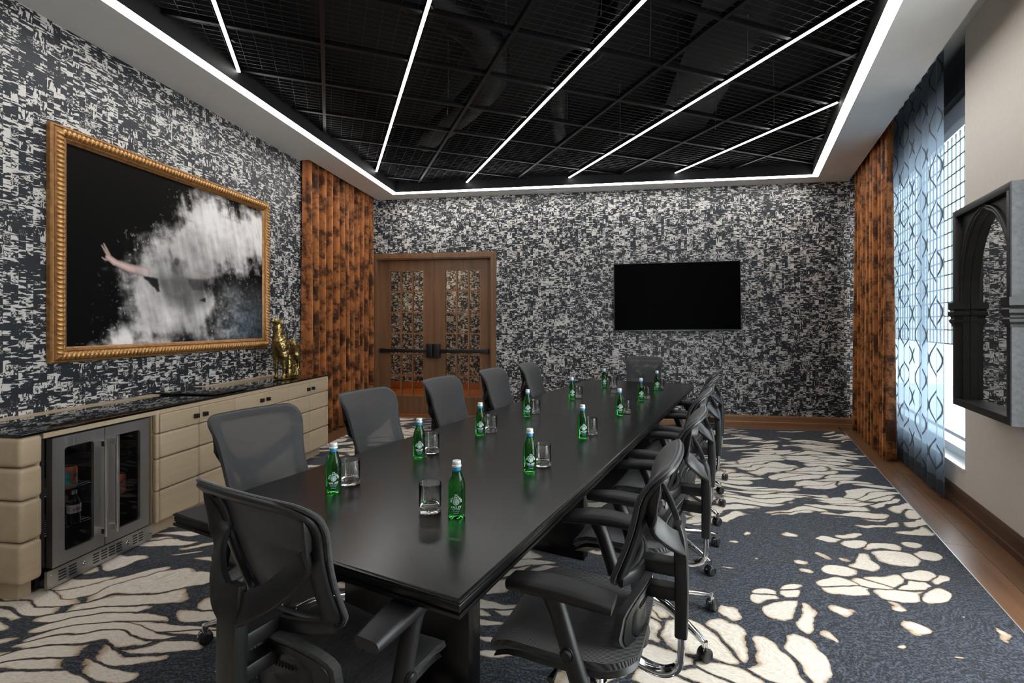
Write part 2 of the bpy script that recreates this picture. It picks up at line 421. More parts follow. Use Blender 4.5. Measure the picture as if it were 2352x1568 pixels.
M['gold'] = speckled('antique_gold_leaf', (.33, .165, .06), .42, .55, amp=.35, scale=26, bump=.12)
M['goldhi'] = speckled('burnished_gold', (.52, .28, .10), .34, .65, amp=.25, scale=30)
M['brass'] = speckled('aged_brass', (.30, .215, .085), .30, 1.0, amp=.65, scale=22, bump=.6)
M['tvscreen'] = flat('dead_screen', (.0006, .0006, .0007), .45, spec=.02)
M['tvbezel'] = flat('blue_black_bezel', (.012, .018, .026), .3)
M['mirror'] = flat('mirror_silver', (.86, .87, .86), .01, 1.0)
M['carved'] = speckled('charcoal_carved_wood', (.0125, .012, .012), .42, amp=.5, scale=22, bump=.35)
M['carvedside'] = speckled('grey_weathered_plaster', (.115, .120, .125), .7, amp=.22, scale=40, bump=.3)
M['sill'] = flat('white_window_frame', (.72, .74, .74), .4)
M['lead'] = flat('teal_glazing_bar', (.10, .17, .18), .4)
M['pane'] = pane_glass('window_pane', refl=.03)
M['doorpane'] = pane_glass('door_pane', (.95, .95, .94), .03)
M['hardware'] = flat('black_door_hardware', (.010, .010, .011), .35)
M['outside'] = flat('pale_street_render', (.62, .64, .66), .8)
M['fridgeglass'] = pane_glass('smoked_fridge_glass', (.62, .62, .63), .03)
M['fridgein'] = flat('black_fridge_liner', (.010, .010, .010), .5)
M['fridgewhite'] = flat('grey_wire_shelf', (.25, .25, .25), .35, .8)
M['can'] = flat('orange_can', (.62, .13, .035), .35, .3)
M['canteal'] = flat('teal_can_print', (.03, .30, .30), .4)
M['canblue'] = flat('purple_can_label', (.10, .07, .25), .4)
M['silver'] = flat('silver_can_end', (.6, .6, .6), .3, .9)
M['cola'] = glassy('dark_cola_bottle', (.10, .05, .03), 1.35)
M['colalabel'] = flat('silver_cola_label', (.70, .71, .72), .35, .2)
M['colared'] = flat('red_cola_print', (.60, .03, .03), .4)
M['edge'] = flat('aluminium_carpet_edge', (.55, .56, .58), .35, .6)
M['fridgefill'] = emitter('added_fridge_led', (.9,.95,1), 2)  # glow of the strips added inside the fridge
M['grille'] = flat('white_diffuser_grille', (.66, .66, .65), .5)
# ================================================================ ROOM SHELL
ZT = 3.74
structure('wall_left', MB().box(UL-.14, UL, VF-.14, VB+.14, -.1, ZT), M['paper_y'])
structure('wall_front', MB().box(UL-.14, 1.2, VF-.14, VF, -.1, ZT), M['paper_x'])
DU0, DU1, DZ = -3.318, -1.445, 2.465          # door opening
wb = MB().box(UL, DU0, VB, VB+.16, -.1, ZT).box(DU1, Ru(RW, VB)+.3, VB, VB+.16, -.1, ZT).box(DU0, DU1, VB, VB+.16, DZ, ZT)
structure('wall_back', wb, M['paper_x'])
S0 = -3.10; SW0, SW1 = 4.837, 7.80; ZW0 = .322   # window opening along the window wall
def rbox(mb, s0, s1, d0, d1, z0, z1):
    return mb.prism([R(s0,d0)[:2], R(s0,d1)[:2], R(s1,d1)[:2], R(s1,d0)[:2]], z0, z1)
SE = 8.16
wr = MB(); rbox(wr, S0-.2, 1.20, RW, RW+.2, -.1, ZT); rbox(wr, 1.20, 3.34, RW, RW+.2, -.1, .16); rbox(wr, 1.20, 3.34, RW, RW+.2, 3.30, ZT); rbox(wr, 3.34, SW0, RW, RW+.2, -.1, ZT); rbox(wr, SW0, SW1, RW, RW+.2, -.1, ZW0); rbox(wr, SW1, SE+.1, RW, RW+.2, -.1, ZT)
structure('wall_right', wr, M['beige'])

# soffit ring, curtain pockets, plenum
LO, LI = -2.914, -2.840      # cove light, left run, outer / inner edge
BO, BI = 7.040, 6.965
RO, RI = .848, .773
FO, FI = -2.80, -2.725
PK = 1.254; PL = -3.288; PV = 5.395
so = MB()
def rpoly(d0, d1, v0, v1): return [(Ru(d0,v0),v0),(Ru(d1,v0),v0),(Ru(d1,v1),v1),(Ru(d0,v1),v1)]
so.prism([(UL,FO),(LO,FO),(LO,PV),(UL,PV)], ZC, ZC+.07)
so.prism([(PL,PV),(LO,PV),(LO,BO),(PL,BO)], ZC, ZC+.07)
so.prism([(PL,BO),(Ru(PK,BO),BO),(Ru(PK,VB),VB),(PL,VB)], ZC, ZC+.07)
so.prism(rpoly(RO, PK, FO, BO), ZC, ZC+.07)
so.prism([(UL,VF),(Ru(PK,VF),VF),(Ru(PK,FO),FO),(UL,FO)], ZC, ZC+.07)
ceil = structure('ceiling', so, M['soffit'])
pk = MB()
pk.prism(rpoly(PK-.02, RW+.21, VF, VB), 3.685, 3.75)
pk.prism(rpoly(PK-.02, PK, VF, VB), ZC+.07, 3.685)
pk.box(UL, PL+.02, PV, VB, 3.62, 3.68); pk.box(PL, PL+.02, PV, VB, ZC+.07, 3.62); pk.box(UL, PL+.02, PV-.02, PV, ZC+.07, 3.68)
link('curtain_pocket', pk, M['soffit'], ceil)
pl = MB()
ZP = 4.35
op = [(LI,FI),(Ru(RI,FI),FI),(Ru(RI,BI),BI),(LI,BI)]
ou = [(LI-.10,FI-.10),(Ru(RI,FI)+.10,FI-.10),(Ru(RI,BI)+.16,BI+.10),(LI-.10,BI+.10)]
for i in range(4):
    a, b, c, d = op[i], op[(i+1)%4], ou[(i+1)%4], ou[i]
    pl.add([(a[0],a[1],ZC+.012),(b[0],b[1],ZC+.012),(b[0],b[1],ZP),(a[0],a[1],ZP),(c[0],c[1],ZP),(d[0],d[1],ZP),(c[0],c[1],ZC+.075),(d[0],d[1],ZC+.075)],
           [(0,1,2,3),(2,4,5,3),(4,6,7,5)])
pl.add([(p[0],p[1],ZP) for p in ou], [(0,1,2,3)])
link('plenum_shell', pl, M['black'], ceil)

# cove lights
def cove(poly, label):
    o = thing('cove_light', label, 'light strip', (0,0,0), 0, 'cove light around the black ceiling')
    link('diffuser', MB().prism(poly, ZC+.001, ZC+.010), M['led'], o)
    c = [sum(p[k] for p in poly)/4 for k in (0,1)]
    link('housing', MB().prism([(c[0]+(p[0]-c[0])*.999, c[1]+(p[1]-c[1])*.999) for p in poly], ZC+.0115, ZC+.05), M['black'], o)
cove([(LO,FO),(LI,FI),(LI,BI),(LO,BO)], 'white glowing cove light strip above the gilt-framed picture wall')
cove([(LO,BO),(LI,BI),(Ru(RI,BI),BI),(Ru(RO,BO),BO)], 'white glowing cove light strip above the television wall')
cove([(Ru(RO,BO),BO),(Ru(RI,BI),BI),(Ru(RI,FI),FI),(Ru(RO,FO),FO)], 'white glowing cove light strip along the window-side soffit')
cove([(Ru(RO,FO),FO),(Ru(RI,FI),FI),(LI,FI),(LO,FO)], 'white glowing cove light strip along the wall opposite the television')

# black open grid ceiling with wire mesh and LED tracks
KA = radians(29.35); KD = Vector((-sin(KA), cos(KA))); KW = Vector((cos(KA), sin(KA)))
def clip(w=None, t=None):
    """segment of the line w = const (or t = const) inside the ceiling opening"""
    p0, d = (KW*w, KD) if w is not None else (KD*t, KW)
    lo, hi = -50, 50
    for i in range(4):
        a, b = Vector(op[i]), Vector(op[(i+1)%4]); e = b-a; n = Vector((-e.y, e.x))
        num, den = n.dot(a-p0), n.dot(d)
        if abs(den) < 1e-9:
            if num > 0: return None
            continue
        q = num/den
        if den > 0: lo = max(lo, q)
        else: hi = min(hi, q)
    if hi-lo < .03: return None
    return p0+d*lo, p0+d*hi
def bar(mb, a, b, wd, z0, z1):
    e = (b-a).normalized(); n = Vector((-e.y, e.x))*wd/2
    return mb.prism([tuple(a+n), tuple(a-n), tuple(b-n), tuple(b+n)], z0, z1)
ZG = 3.535
TRK = (-.695, .605, 1.892, 3.195, 4.464)
TLAB = ['ending nearest the large gilt picture frame', 'running to the corner by the rust curtain',
        'running to the wall above the double doors', 'running to the soffit above the television', 'shortest of the tracks, by the window-side corner']
for w, lb in zip(TRK, TLAB):
    s = clip(w=w)
    if not s: continue
    a, b = s; e = (b-a).normalized(); a = a+e*.02; b = b-e*.02
    o = thing('track_light', 'slim white LED track in the black ceiling, ' + lb, 'track light', (0,0,0), 0, 'LED tracks crossing the black ceiling')
    link('diffuser', bar(MB(), a, b, .022, ZG-.030, ZG-.022), M['track'], o)
    link('housing', bar(MB(), a, b, .028, ZG-.0215, ZG+.02), M['blackmetal'], o)
    for k in range(7):
        q = a+(b-a)*(k+.5)/7 + KW*.03
        link('clip', MB().box(q.x-.008, q.x+.008, q.y-.02, q.y+.02, ZG-.01, ZG+.012), M['chrome'] if k % 2 else M['blackmetal'], o)
for k in range(-3, 5):
    s = clip(w=-.045+1.29*k)
    if s: link('grid_runner', bar(MB(), *s, .030, ZG-.012, ZG+.03), M['blackmetal'], ceil)
for k in range(-9, 12):
    s = clip(t=2.62+.645*k)
    if s: link('cross_tee', bar(MB(), *s, .030, ZG-.008, ZG+.03), M['blackmetal'], ceil)
wm = MB()
t0 = -6.0
while t0 < 10:
    s = clip(t=t0); t0 += .0586
    if s: bar(wm, *s, .0035, ZG+.006, ZG+.009)
w0 = -6.0
while w0 < 8:
    s = clip(w=w0); w0 += .1075
    if s: bar(wm, *s, .0022, ZG+.0095, ZG+.0115)
o = link('wire_mesh', wm, flat('black_mesh_wire', (.030, .030, .032), .30, .5), ceil); o['kind'] = 'stuff'
# ducts and hangers above the mesh
dk = MB(); dk.tube(catmull([(-2.2,6.4,3.95),(-1.3,5.4,3.95),(-.9,4.7,3.93),(-.95,3.9,3.9),(-1.6,3.0,3.9)], 6), .16, 14)
link('air_duct', dk.mesh('air_duct', True), M['duct'], ceil)
dk = MB(); dk.tube(catmull([(-.35,6.8,3.85),(-.30,5.2,3.85),(-.2,4.6,3.85),(.1,4.4,3.9),(.2,4.4,4.3)], 6), .085, 12)
link('air_duct', dk.mesh('air_duct', True), M['duct'], ceil)
dk = MB(); dk.box(.9, 1.5, 1.0, 6.6, 3.95, 4.2)
link('air_duct', dk, M['duct'], ceil)
for i, (x, y) in enumerate(((-.7,4.2),(-.2,5.1),(.5,4.0),(.9,5.0),(1.4,5.6),(.1,3.4),(1.3,4.2),(-1.4,4.8),(2.0,5.6),(.4,6.0))):
    h = MB().tube([(x,y,ZG+.03),(x+.015*random.random(),y,3.9),(x,y+.02,4.34)], .0035, 5)
    link('hanger_wire', h, M['steel'], ceil)

# slot diffuser and sprinkler cover in the soffit
g = thing('air_diffuser', 'narrow white slot air diffuser in the soffit above the television wall', 'air vent', (-.44, 7.20, ZC))
link('frame', MB().box(-.345,.345,-.045,-.03,-.006,0).box(-.345,.345,.03,.045,-.006,0).box(-.345,-.33,-.03,.03,-.006,0).box(.33,.345,-.03,.03,-.006,0), M['grille'], g)
for k in range(3): link('slat', MB().box(-.33,.33,-.024+.018*k,-.014+.018*k,-.004,0), M['grille'], g)
tag(link('sprinkler_cover', MB().lathe([(0,-.008),(.035,-.008),(.04,-.004),(.04,0)], 24).mesh('sprinkler_cover', True), M['grille'], loc=(3.24,6.99,ZC)), 'flat round white sprinkler cover plate in the soffit corner', 'sprinkler')

# floor: wood border planks, inset carpet
CL, CBk, CR = -3.044, 7.035, 1.148
floor_o = structure('floor', MB().prism([(UL-.1,VF-.1),(1.2,VF-.1),(Ru(RW,VB)+.2,VB+.1),(UL-.1,VB+.1)], -.1, -.015), M['plank'])
def plank(poly, mat=None):
    c = [sum(p[k] for p in poly)/len(poly) for k in (0,1)]
    ln = Vector(poly[1])-Vector(poly[0]); a = atan2(ln.y, ln.x); Mi = Matrix.Rotation(-a, 4, 'Z')
    loc = [Mi @ Vector((p[0]-c[0], p[1]-c[1], 0)) for p in poly]
    sh = [(p.x*(1-.0012/max(abs(p.x),.01)), p.y*(1-.0012/max(abs(p.y),.01))) for p in loc]
    return link('plank', MB().prism(sh, -.015, 0), mat or M['plank'], floor_o, loc=(c[0],c[1],0), rz=a)
for r_ in range(2):                                      # along the window wall
    s = S0 - .3 + .45*r_; w = (RW-CR)/2; d0 = CR+w*r_
    while s < 8.0:
        e = min(s+1.25, 8.14)
        plank([R(s,d0)[:2], R(e,d0)[:2], R(e,d0+w)[:2], R(s,d0+w)[:2]]); s = e
for r_ in range(2):                                      # along the television wall
    x = UL + .5*r_; w = (VB-CBk)/2; y0 = CBk+w*r_
    xs = [UL] + [x+.9+1.25*k for k in range(6)]
    for i in range(len(xs)-1):
        x1 = min(xs[i+1], Ru(CR, y0))
        if x1-xs[i] > .05: plank([(xs[i],y0),(x1,y0),(x1,y0+w),(xs[i],y0+w)])
for r_ in range(2):                                      # along the picture wall
    v = VF+.4*r_; w = (CL-UL)/2; x0 = UL+w*r_
    while v < CBk-.02:
        e = min(v+1.25, CBk); plank([(x0,v),(x0,e),(x0+w,e),(x0+w,v)][::1]); v = e
cp = MB().prism([(CL,VF),(Ru(CR,VF),VF),(Ru(CR,CBk),CBk),(CL,CBk)], -.015, .004)
tag(link('carpet', cp, M['carpet']), 'navy fitted carpet scattered with cream brush-stroke blotches, under the table and chairs', 'carpet')
ed = MB(); ed.prism(rpoly(CR, CR+.006, VF, CBk), -.015, .0055); ed.box(CL-.005, CL, VF, CBk, -.015, .0055); ed.box(CL, Ru(CR,CBk), CBk, CBk+.005, -.015, .0055)
structure('trim_1', ed, M['edge'])

# baseboards
def skirting(name, a, b, nrm, mat, h=.135, th=.018):
    """moulded board from a to b, nrm points into the room"""
    prof = [(0,0),(th,0),(th,.042),(th*.62,.050),(th*.62,h-.022),(th*.42,h-.012),(th*.42,h-.006),(th*.2,h),(0,h)]
    A, B, n = Vector((*a,0)), Vector((*b,0)), Vector((*nrm,0)).normalized()
    mb = MB(); rows = [[P+n*p+Vector((0,0,q)) for p, q in prof] for P in (A, B)]
    m = len(prof); mb.add(rows[0]+rows[1], [tuple(range(m)), tuple(range(2*m-1, m-1, -1))]+[(i,(i+1)%m,m+(i+1)%m,m+i) for i in range(m)])
    return structure(name, mb, mat)
skirting('baseboard_right', R(S0,RW)[:2], R(SE,RW)[:2], (-RN)[:2], M['basebd'], .15, .022)
skirting('baseboard_back', (-1.365,VB), (Ru(RW,VB),VB), (0,-1), M['basebk'], .137)
skirting('baseboard_left', (UL,VF), (UL,VB), (1,0), M['basebd'], .137)

# ---------------------------------------------------------------- window
win = MB(); rbox(win, SW0, SW1, RW+.10, RW+.155, ZW0, ZW0+.075); rbox(win, SW0, SW1, RW+.10, RW+.155, 3.06, 3.135)
for s in (SW0, 6.28, SW1-.06): rbox(win, s, s+.06, RW+.10, RW+.155, ZW0+.075, 3.06)
window = structure('window_1', win, M['sill'])
link('window_sill', rbox(MB(), SW0, SW1, RW-.012, RW+.10, ZW0-.012, ZW0+.002), M['sill'], window)
link('window_rail', rbox(MB(), SW0, SW1, RW+.095, RW+.15, ZW0+.155, ZW0+.185), M['sill'], window)
for a, b in ((SW0+.06, 6.28), (6.34, SW1-.06)):
    link('pane', rbox(MB(), a, b, RW+.125, RW+.130, ZW0+.075, 3.06), M['pane'], window)
s = SW0+.10
while s < SW1:
    link('glazing_bar', rbox(MB(), s, s+.012, RW+.114, RW+.122, 1.25, 3.06), M['lead'], window); s += .094
z = 1.25
while z < 3.05:
    link('glazing_bar', rbox(MB(), SW0+.06, SW1-.06, RW+.113, RW+.121, z, z+.012), M['lead'], window); z += .123
link('head_panel', rbox(MB(), SW0, SW1, RW+.09, RW+.2, 3.135, 3.75), flat('grey_head_panel', (.42, .41, .42), .6), window)
w2 = MB()
for z0, z1 in ((.16, .23), (3.23, 3.30)): rbox(w2, 1.20, 3.34, RW+.10, RW+.155, z0, z1)
for s in (1.20, 2.24, 3.28): rbox(w2, s, s+.06, RW+.10, RW+.155, .23, 3.23)
window2 = structure('window_2', w2, M['sill'])
for s in (1.26, 2.30): link('pane', rbox(MB(), s, s+.98, RW+.125, RW+.130, .23, 3.23), M['pane'], window2)
link('blind_cassette', rbox(MB(), SW0, SW1, RW+.03, RW+.088, 3.285, 3.605), M['blackmetal'], window)
# street outside
structure('ground_outside', rbox(MB(), -8, 25, RW+.6, RW+40, -1.2, -1.0), flat('grey_street', (.58,.58,.58), .9))

# ---------------------------------------------------------------- doors and hall
cs = MB()
def casing(mb, x0, x1, z0, z1, vert):
    pr = [(0,.0),(0,.022),(.018,.022),(.022,.016),(.044,.016),(.048,.012),(.072,.012),(.080,.004),(.080,0)]
    return pr
fr = structure('trim_2', MB().box(DU1, DU1+.03, VB-.022, VB, 0, DZ).box(DU1+.03, DU1+.034, VB-.017, VB, 0, DZ).box(DU1+.034, DU1+.06, VB-.019, VB, 0, DZ+.03).box(DU1+.06, DU1+.08, VB-.013, VB, 0, DZ+.06)
    .box(DU0-.03, DU0, VB-.022, VB, 0, DZ).box(DU0-.06, DU0-.03, VB-.019, VB, 0, DZ+.03).box(DU0-.08, DU0-.06, VB-.013, VB, 0, DZ+.06)
    .box(DU0-.03, DU1+.03, VB-.022, VB, DZ, DZ+.03).box(DU0-.034, DU1+.034, VB-.017, VB, DZ+.03, DZ+.034).box(DU0-.06, DU1+.06, VB-.019, VB, DZ+.034, DZ+.06).box(DU0-.08, DU1+.08, VB-.013, VB, DZ+.06, DZ+.08)
    .box(DU1-.018, DU1, VB, VB+.16, 0, DZ).box(DU0, DU0+.018, VB, VB+.16, 0, DZ).box(DU0+.018, DU1-.018, VB, VB+.16, DZ-.018, DZ), M['doorwood'])
VD = VB+.095; DT = .045
def door(name, x0, x1, hinge_left):
    z0, z1 = .012, DZ-.022; st = .168 ; g0, g1 = .271, 2.287
    m = MB().box(x0, x0+st, VD, VD+DT, z0, z1).box(x1-st, x1, VD, VD+DT, z0, z1)
    d = structure(name, m, M['doorwood'])
    link('rail', MB().box(x0+st, x1-st, VD, VD+DT, z0, g0), M['doorwood'], d)
    link('rail', MB().box(x0+st, x1-st, VD, VD+DT, g1, z1), M['doorwood'], d)
    a, b = x0+st, x1-st; pw = (b-a)/3; ph = (g1-g0)/6; mw = .022
    for i in (1, 2): link('muntin', MB().box(a+pw*i-mw/2, a+pw*i+mw/2, VD-.002, VD+DT, g0, g1), M['muntin'], d)
    for j in range(1, 6):
        for i in range(3): link('muntin', MB().box(a+pw*i+(mw/2 if i else 0), a+pw*(i+1)-(mw/2 if i < 2 else 0), VD-.002, VD+DT, g0+ph*j-mw/2, g0+ph*j+mw/2), M['muntin'], d)
    bd = MB()
    for (p,q,r0,r1) in ((a,b,g0,g0+.012),(a,b,g1-.012,g1)): bd.box(p,q,VD-.004,VD+DT,r0,r1)
    for (p,q) in ((a,a+.012),(b-.012,b)): bd.box(p,q,VD-.004,VD+DT,g0+.012,g1-.012)
    link('bead', bd, M['muntin'], d)
    for i in range(3):
        for j in range(6):
            link('pane', MB().box(a+pw*i+.008, a+pw*(i+1)-.008, VD+.02, VD+.024, g0+ph*j+.008, g0+ph*(j+1)-.008), M['doorpane'], d)
    # panic bar
    zb = 1.005; lx = (x0+.03, x1-.075) if hinge_left else (x0+.075, x1-.03)
    p = link('panic_bar', bevbox(lx[0], lx[1], VD-.075, VD-.04, zb-.030, zb+.030, .008), M['hardware'], d)
    cx = x1-.055 if hinge_left else x0+.055
    link('latch_case', bevbox(cx-.052, cx+.052, VD-.085, VD, zb-.108, zb+.112, .012), M['hardware'], p)
    ex = lx[0]+.03 if hinge_left else lx[1]-.03
    link('end_bracket', bevbox(ex-.03, ex+.03, VD-.07, VD, zb-.036, zb+.036, .008), M['hardware'], p)
    return d
mid = (DU0+DU1)/2
door('door_1', DU0+.020, mid-.002, True); door('door_2', mid+.002, DU1-.020, False)
# corridor behind the doors
structure('wall_hall', MB().box(-7.2, .6, 10.35, 10.5, -.1, 3.2), M['paper_x'])
structure('wall_hall_left', MB().box(-7.3, -7.2, VB+.16, 10.5, -.1, 3.2), M['paper_y'])
structure('wall_hall_front', MB().box(-7.3, UL, VB, VB+.16, -.1, 3.2), M['paper_x'])
structure('wall_hall_right', MB().box(.6, .7, VB+.16, 10.5, -.1, 3.2), M['paper_y'])
structure('ceiling_hall', MB().box(-7.3, .7, VB+.16, 10.5, 3.0, 3.1), M['soffit'])
hf = structure('floor_hall', MB().box(-7.2, .6, VB+.0, 10.35, -.1, -.012), M['hallwood'])
for r_ in range(22):
    x = -7.2 + .4*(r_ % 3); y0 = VB+.002+r_*.137
    while x < .55:
        e = min(x+1.6, .6)
        if -5.6 < x < -1.0: link('plank', MB().box(-(e-x)/2+.001, (e-x)/2-.001, -.0675, .0675, -.012, 0), M['hallwood'], hf, loc=((x+e)/2, y0+.0685, 0))
        x = e
structure('baseboard_hall', MB().box(-7.2, .6, 10.325, 10.35, 0, .10).box(-7.2, .6, 10.333, 10.35, .10, .14), M['hallwood'])
hl = thing('added_hall_lamp', 'added unseen ceiling lamp that lights the corridor beyond the doors', 'lamp', (-3.2, 9.2, 3.0))  # added lamp, out of view, brightens the corridor behind the door panes
link('added_lamp_shade', MB().lathe([(0,-.07),(.12,-.065),(.18,-.03),(.19,0)], 28).mesh('added_lamp_shade', True), emitter('warm_added_lamp_glass', (1, .82, .62), 60), hl)
# ================================================================ CURTAINS
def drape(name, mat, path, n_pleat, amp, z0, z1, label, cat, rows=26, flare=.35, seed=1, thick=.004, pinch=True):
    """path(q) -> (point, outward normal); q in 0..1 ; folds run from top to bottom with a soft sway"""
    rnd = random.Random(seed); k = 13; cols = n_pleat*k+1
    ph = [rnd.uniform(-.55, .55) for _ in range(n_pleat+2)]; am = [rnd.uniform(.65, 1.15) for _ in range(n_pleat+2)]; sh = [rnd.uniform(-.35,.35) for _ in range(n_pleat+2)]
    g = []; length = [0.0]
    for j in range(rows+1):
        f = j/rows; z = z0+(z1-z0)*f; row = []
        for i in range(cols):
            c = i/k; a = int(min(c, n_pleat-1)); b = c-a
            lerp = lambda L: L[a]*(1-b)+L[a+1]*b
            th = 2*pi*c + lerp(ph)*(1.3-.5*f) + lerp(sh)*(1-f)
            A = amp*lerp(am)*(1+flare*(1-f)**2)*(.82+.18*cos(3*f+a))
            q = c/n_pleat + .012*sin(2*th)/n_pleat*4
            p, nn = path(min(max(q,0),1)); w = 2*abs(sin(th/2))**1.15-1 if pinch else sin(th)
            row.append(Vector((p[0], p[1], z)) + nn*(A*w))
        g.append(row)
    mb = MB(); mb.grid(g); me = mb.mesh(name, 'full', fix=False)
    uv = me.uv_layers.new(name='UVMap'); L = [0.0]
    mid = g[rows//2]
    for i in range(1, cols): L.append(L[-1]+(mid[i]-mid[i-1]).length)
    data = np.zeros((len(me.loops), 2), dtype=np.float32)
    vi = np.zeros(len(me.loops), dtype=np.int32); me.loops.foreach_get('vertex_index', vi)
    La = np.array(L); data[:,0] = La[vi % cols]; data[:,1] = (vi // cols)/rows*(z1-z0)
    uv.data.foreach_set('uv', data.ravel())
    o = link(name, me, mat)
    if thick:
        md = o.modifiers.new('cloth', 'SOLIDIFY'); md.thickness = thick; md.offset = 0
    return tag(o, label, cat)
drape('curtain', M['velvet'], lambda q: (Vector((-3.366, 5.425+1.87*q, 0)), Vector((1,0,0))), 12, .062, .03, 3.60, 'rust crushed-velvet curtain hanging beside the wooden double doors', 'curtain', seed=3)
drape('curtain', M['velvet'], lambda q: (R(6.20+1.72*q, 1.325), RN), 13, .056, .015, 3.66, 'rust crushed-velvet curtain hanging in the corner beside the window', 'curtain', seed=5)
drape('sheer_curtain', M['sheer'], lambda q: (R(5.04+1.70*q, 1.425), RN), 9, .016, .03, 3.66, 'sheer slate-blue curtain with ogee pattern hanging across the window', 'curtain', seed=8, thick=0, pinch=False)

# ================================================================ CREDENZA
CF, C0, C1, CZ = -2.83, 2.05, 5.022, .87
FR0, FR1 = 2.165, 2.835          # fridge bay
cr = thing('credenza', 'long bleached-oak credenza with cushioned drawer fronts under the gilt-framed picture', 'cabinet', (UL, C0, 0))
def cl(mb): return mb.xf(Matrix.Translation((-UL, -C0, 0)))
body = MB()
body.box(UL+.005, CF-.035, C0+.03, FR0, .10, .855).box(UL+.005, CF-.035, FR1, C1-.03, .10, .855)
body.box(UL+.005, CF-.035, FR0, FR1, .845, .855).box(UL+.005, UL+.03, FR0, FR1, .10, .845)
link('carcass', cl(body), M['credwood'], cr)
link('plinth', cl(MB().box(UL+.02, CF-.075, C0+.045, FR0-.01, .0045, .10).box(UL+.02, CF-.075, FR1+.01, C1-.06, .0045, .10)), M['credwood'], cr)
def panelmesh(y0, y1, z0, z1, x0=CF-.036, x1=CF, r=.02, name='panel'):
    me = bevbox(x0, x1, y0, y1, z0, z1, r, 4, name)
    for v in me.vertices: v.co.x -= UL; v.co.y -= C0
    return me
rows = [(.700,.853),(.530,.694),(.316,.524),(.102,.310)]
# end panels wrap the near corner in four cushioned bands
for z0, z1 in rows:
    me = bevbox(UL+.01, CF, C0, FR0-.008, z0, z1, .026, 5)
    for v in me.vertices: v.co.x -= UL; v.co.y -= C0
    link('end_band', me, M['credwood'], cr)
    link('end_band', panelmesh(FR1+.002, FR1+.030, z0, z1, r=.012), M['credwood'], cr)
    me = bevbox(UL+.01, CF, C1-.045, C1, z0, z1, .018, 4)
    for v in me.vertices: v.co.x -= UL; v.co.y -= C0
    link('end_band', me, M['credwood'], cr)
ys = [2.868, 3.205, 3.571, 3.934, 4.291, 4.656, 4.975]
top_rail = link('top_rail', cl(MB().box(CF-.03, CF-.004, FR0-.004, C1-.045, .828, .855)), M['credwood'], cr)
for i in range(6):
    for j, (z0, z1) in enumerate(rows):
        if j == 0: d = link('door', panelmesh(ys[i]+.0015, ys[i+1]-.0015, z0, z1-.028, r=.007), M['credwood'], cr)
        else: d = link('drawer_front', panelmesh(ys[i]+.0015, ys[i+1]-.0015, z0, z1, r=.018), M['credwood'], cr)
        if j == 0:
            ky = ys[i+1]-.042 if i % 2 == 0 else ys[i]+.042
            k = bevbox(CF-UL, CF-UL+.026, ky-C0-.016, ky-C0+.016, .745, .777, .004, 2)
            link('knob', k, M['hardware'], d)
tp = thing('worktop', 'black glass worktop set in an oak rim along the credenza', 'worktop', (UL, C0, CZ-.014))
link('glass_sheet', bevbox(.075, CF-UL-.002, .004, C1-C0-.03, -.0005, .014, .002, 2), M['blackglass'], tp)
link('oak_rim', MB().box(.004, .075, .004, C1-C0-.03, -.0005, .017), M['credwood'], tp)
tag(link('tray', bevbox(.004, .565, 0, .36, 0, .010, .002, 2), M['tray'], loc=(UL+.008, 3.395, CZ+.0035)), 'thin glossy black tray lying across the credenza top under the picture', 'tray')
tag(link('power_outlet', bevbox(0, .05, 0, .16, 0, .004, .0015, 2), M['silver'], loc=(UL+.014, 3.05, CZ+.0032)), 'small flush metal power outlet in the oak rim behind the fridge', 'outlet')

# ---------------------------------------------------------------- drinks fridge (front faces +x)
FX = CF-.012
fg = thing('drinks_fridge', 'stainless under-counter drinks fridge with two glass doors built into the credenza', 'fridge', (FX, FR0, 0))
def fl(mb): return mb
FWd = FR1-FR0
link('liner', MB().box(-.55,-.53,.02,FWd-.04,.12,.83).box(-.53,-.045,.02,.04,.12,.83).box(-.53,-.045,FWd-.06,FWd-.04,.12,.83).box(-.53,-.045,.04,FWd-.06,.81,.83).box(-.53,-.045,.04,FWd-.06,.12,.14), M['fridgein'], fg)
for yy in (.082, .328): link('added_interior_light', MB().box(-.060,-.054,yy,yy+.008,.19,.76), M['fridgefill'], fg)  # strips added behind the door frames to brighten the cans and cola bottle
link('top_strip', MB().box(-.5,-.01,.006,FWd-.035,.826,.842), M['hardware'], fg)
link('side_filler', MB().box(-.5,-.05,.0,.019,.02,.83), M['hardware'], fg)
D0, DM, D1 = .045, .3325, .628
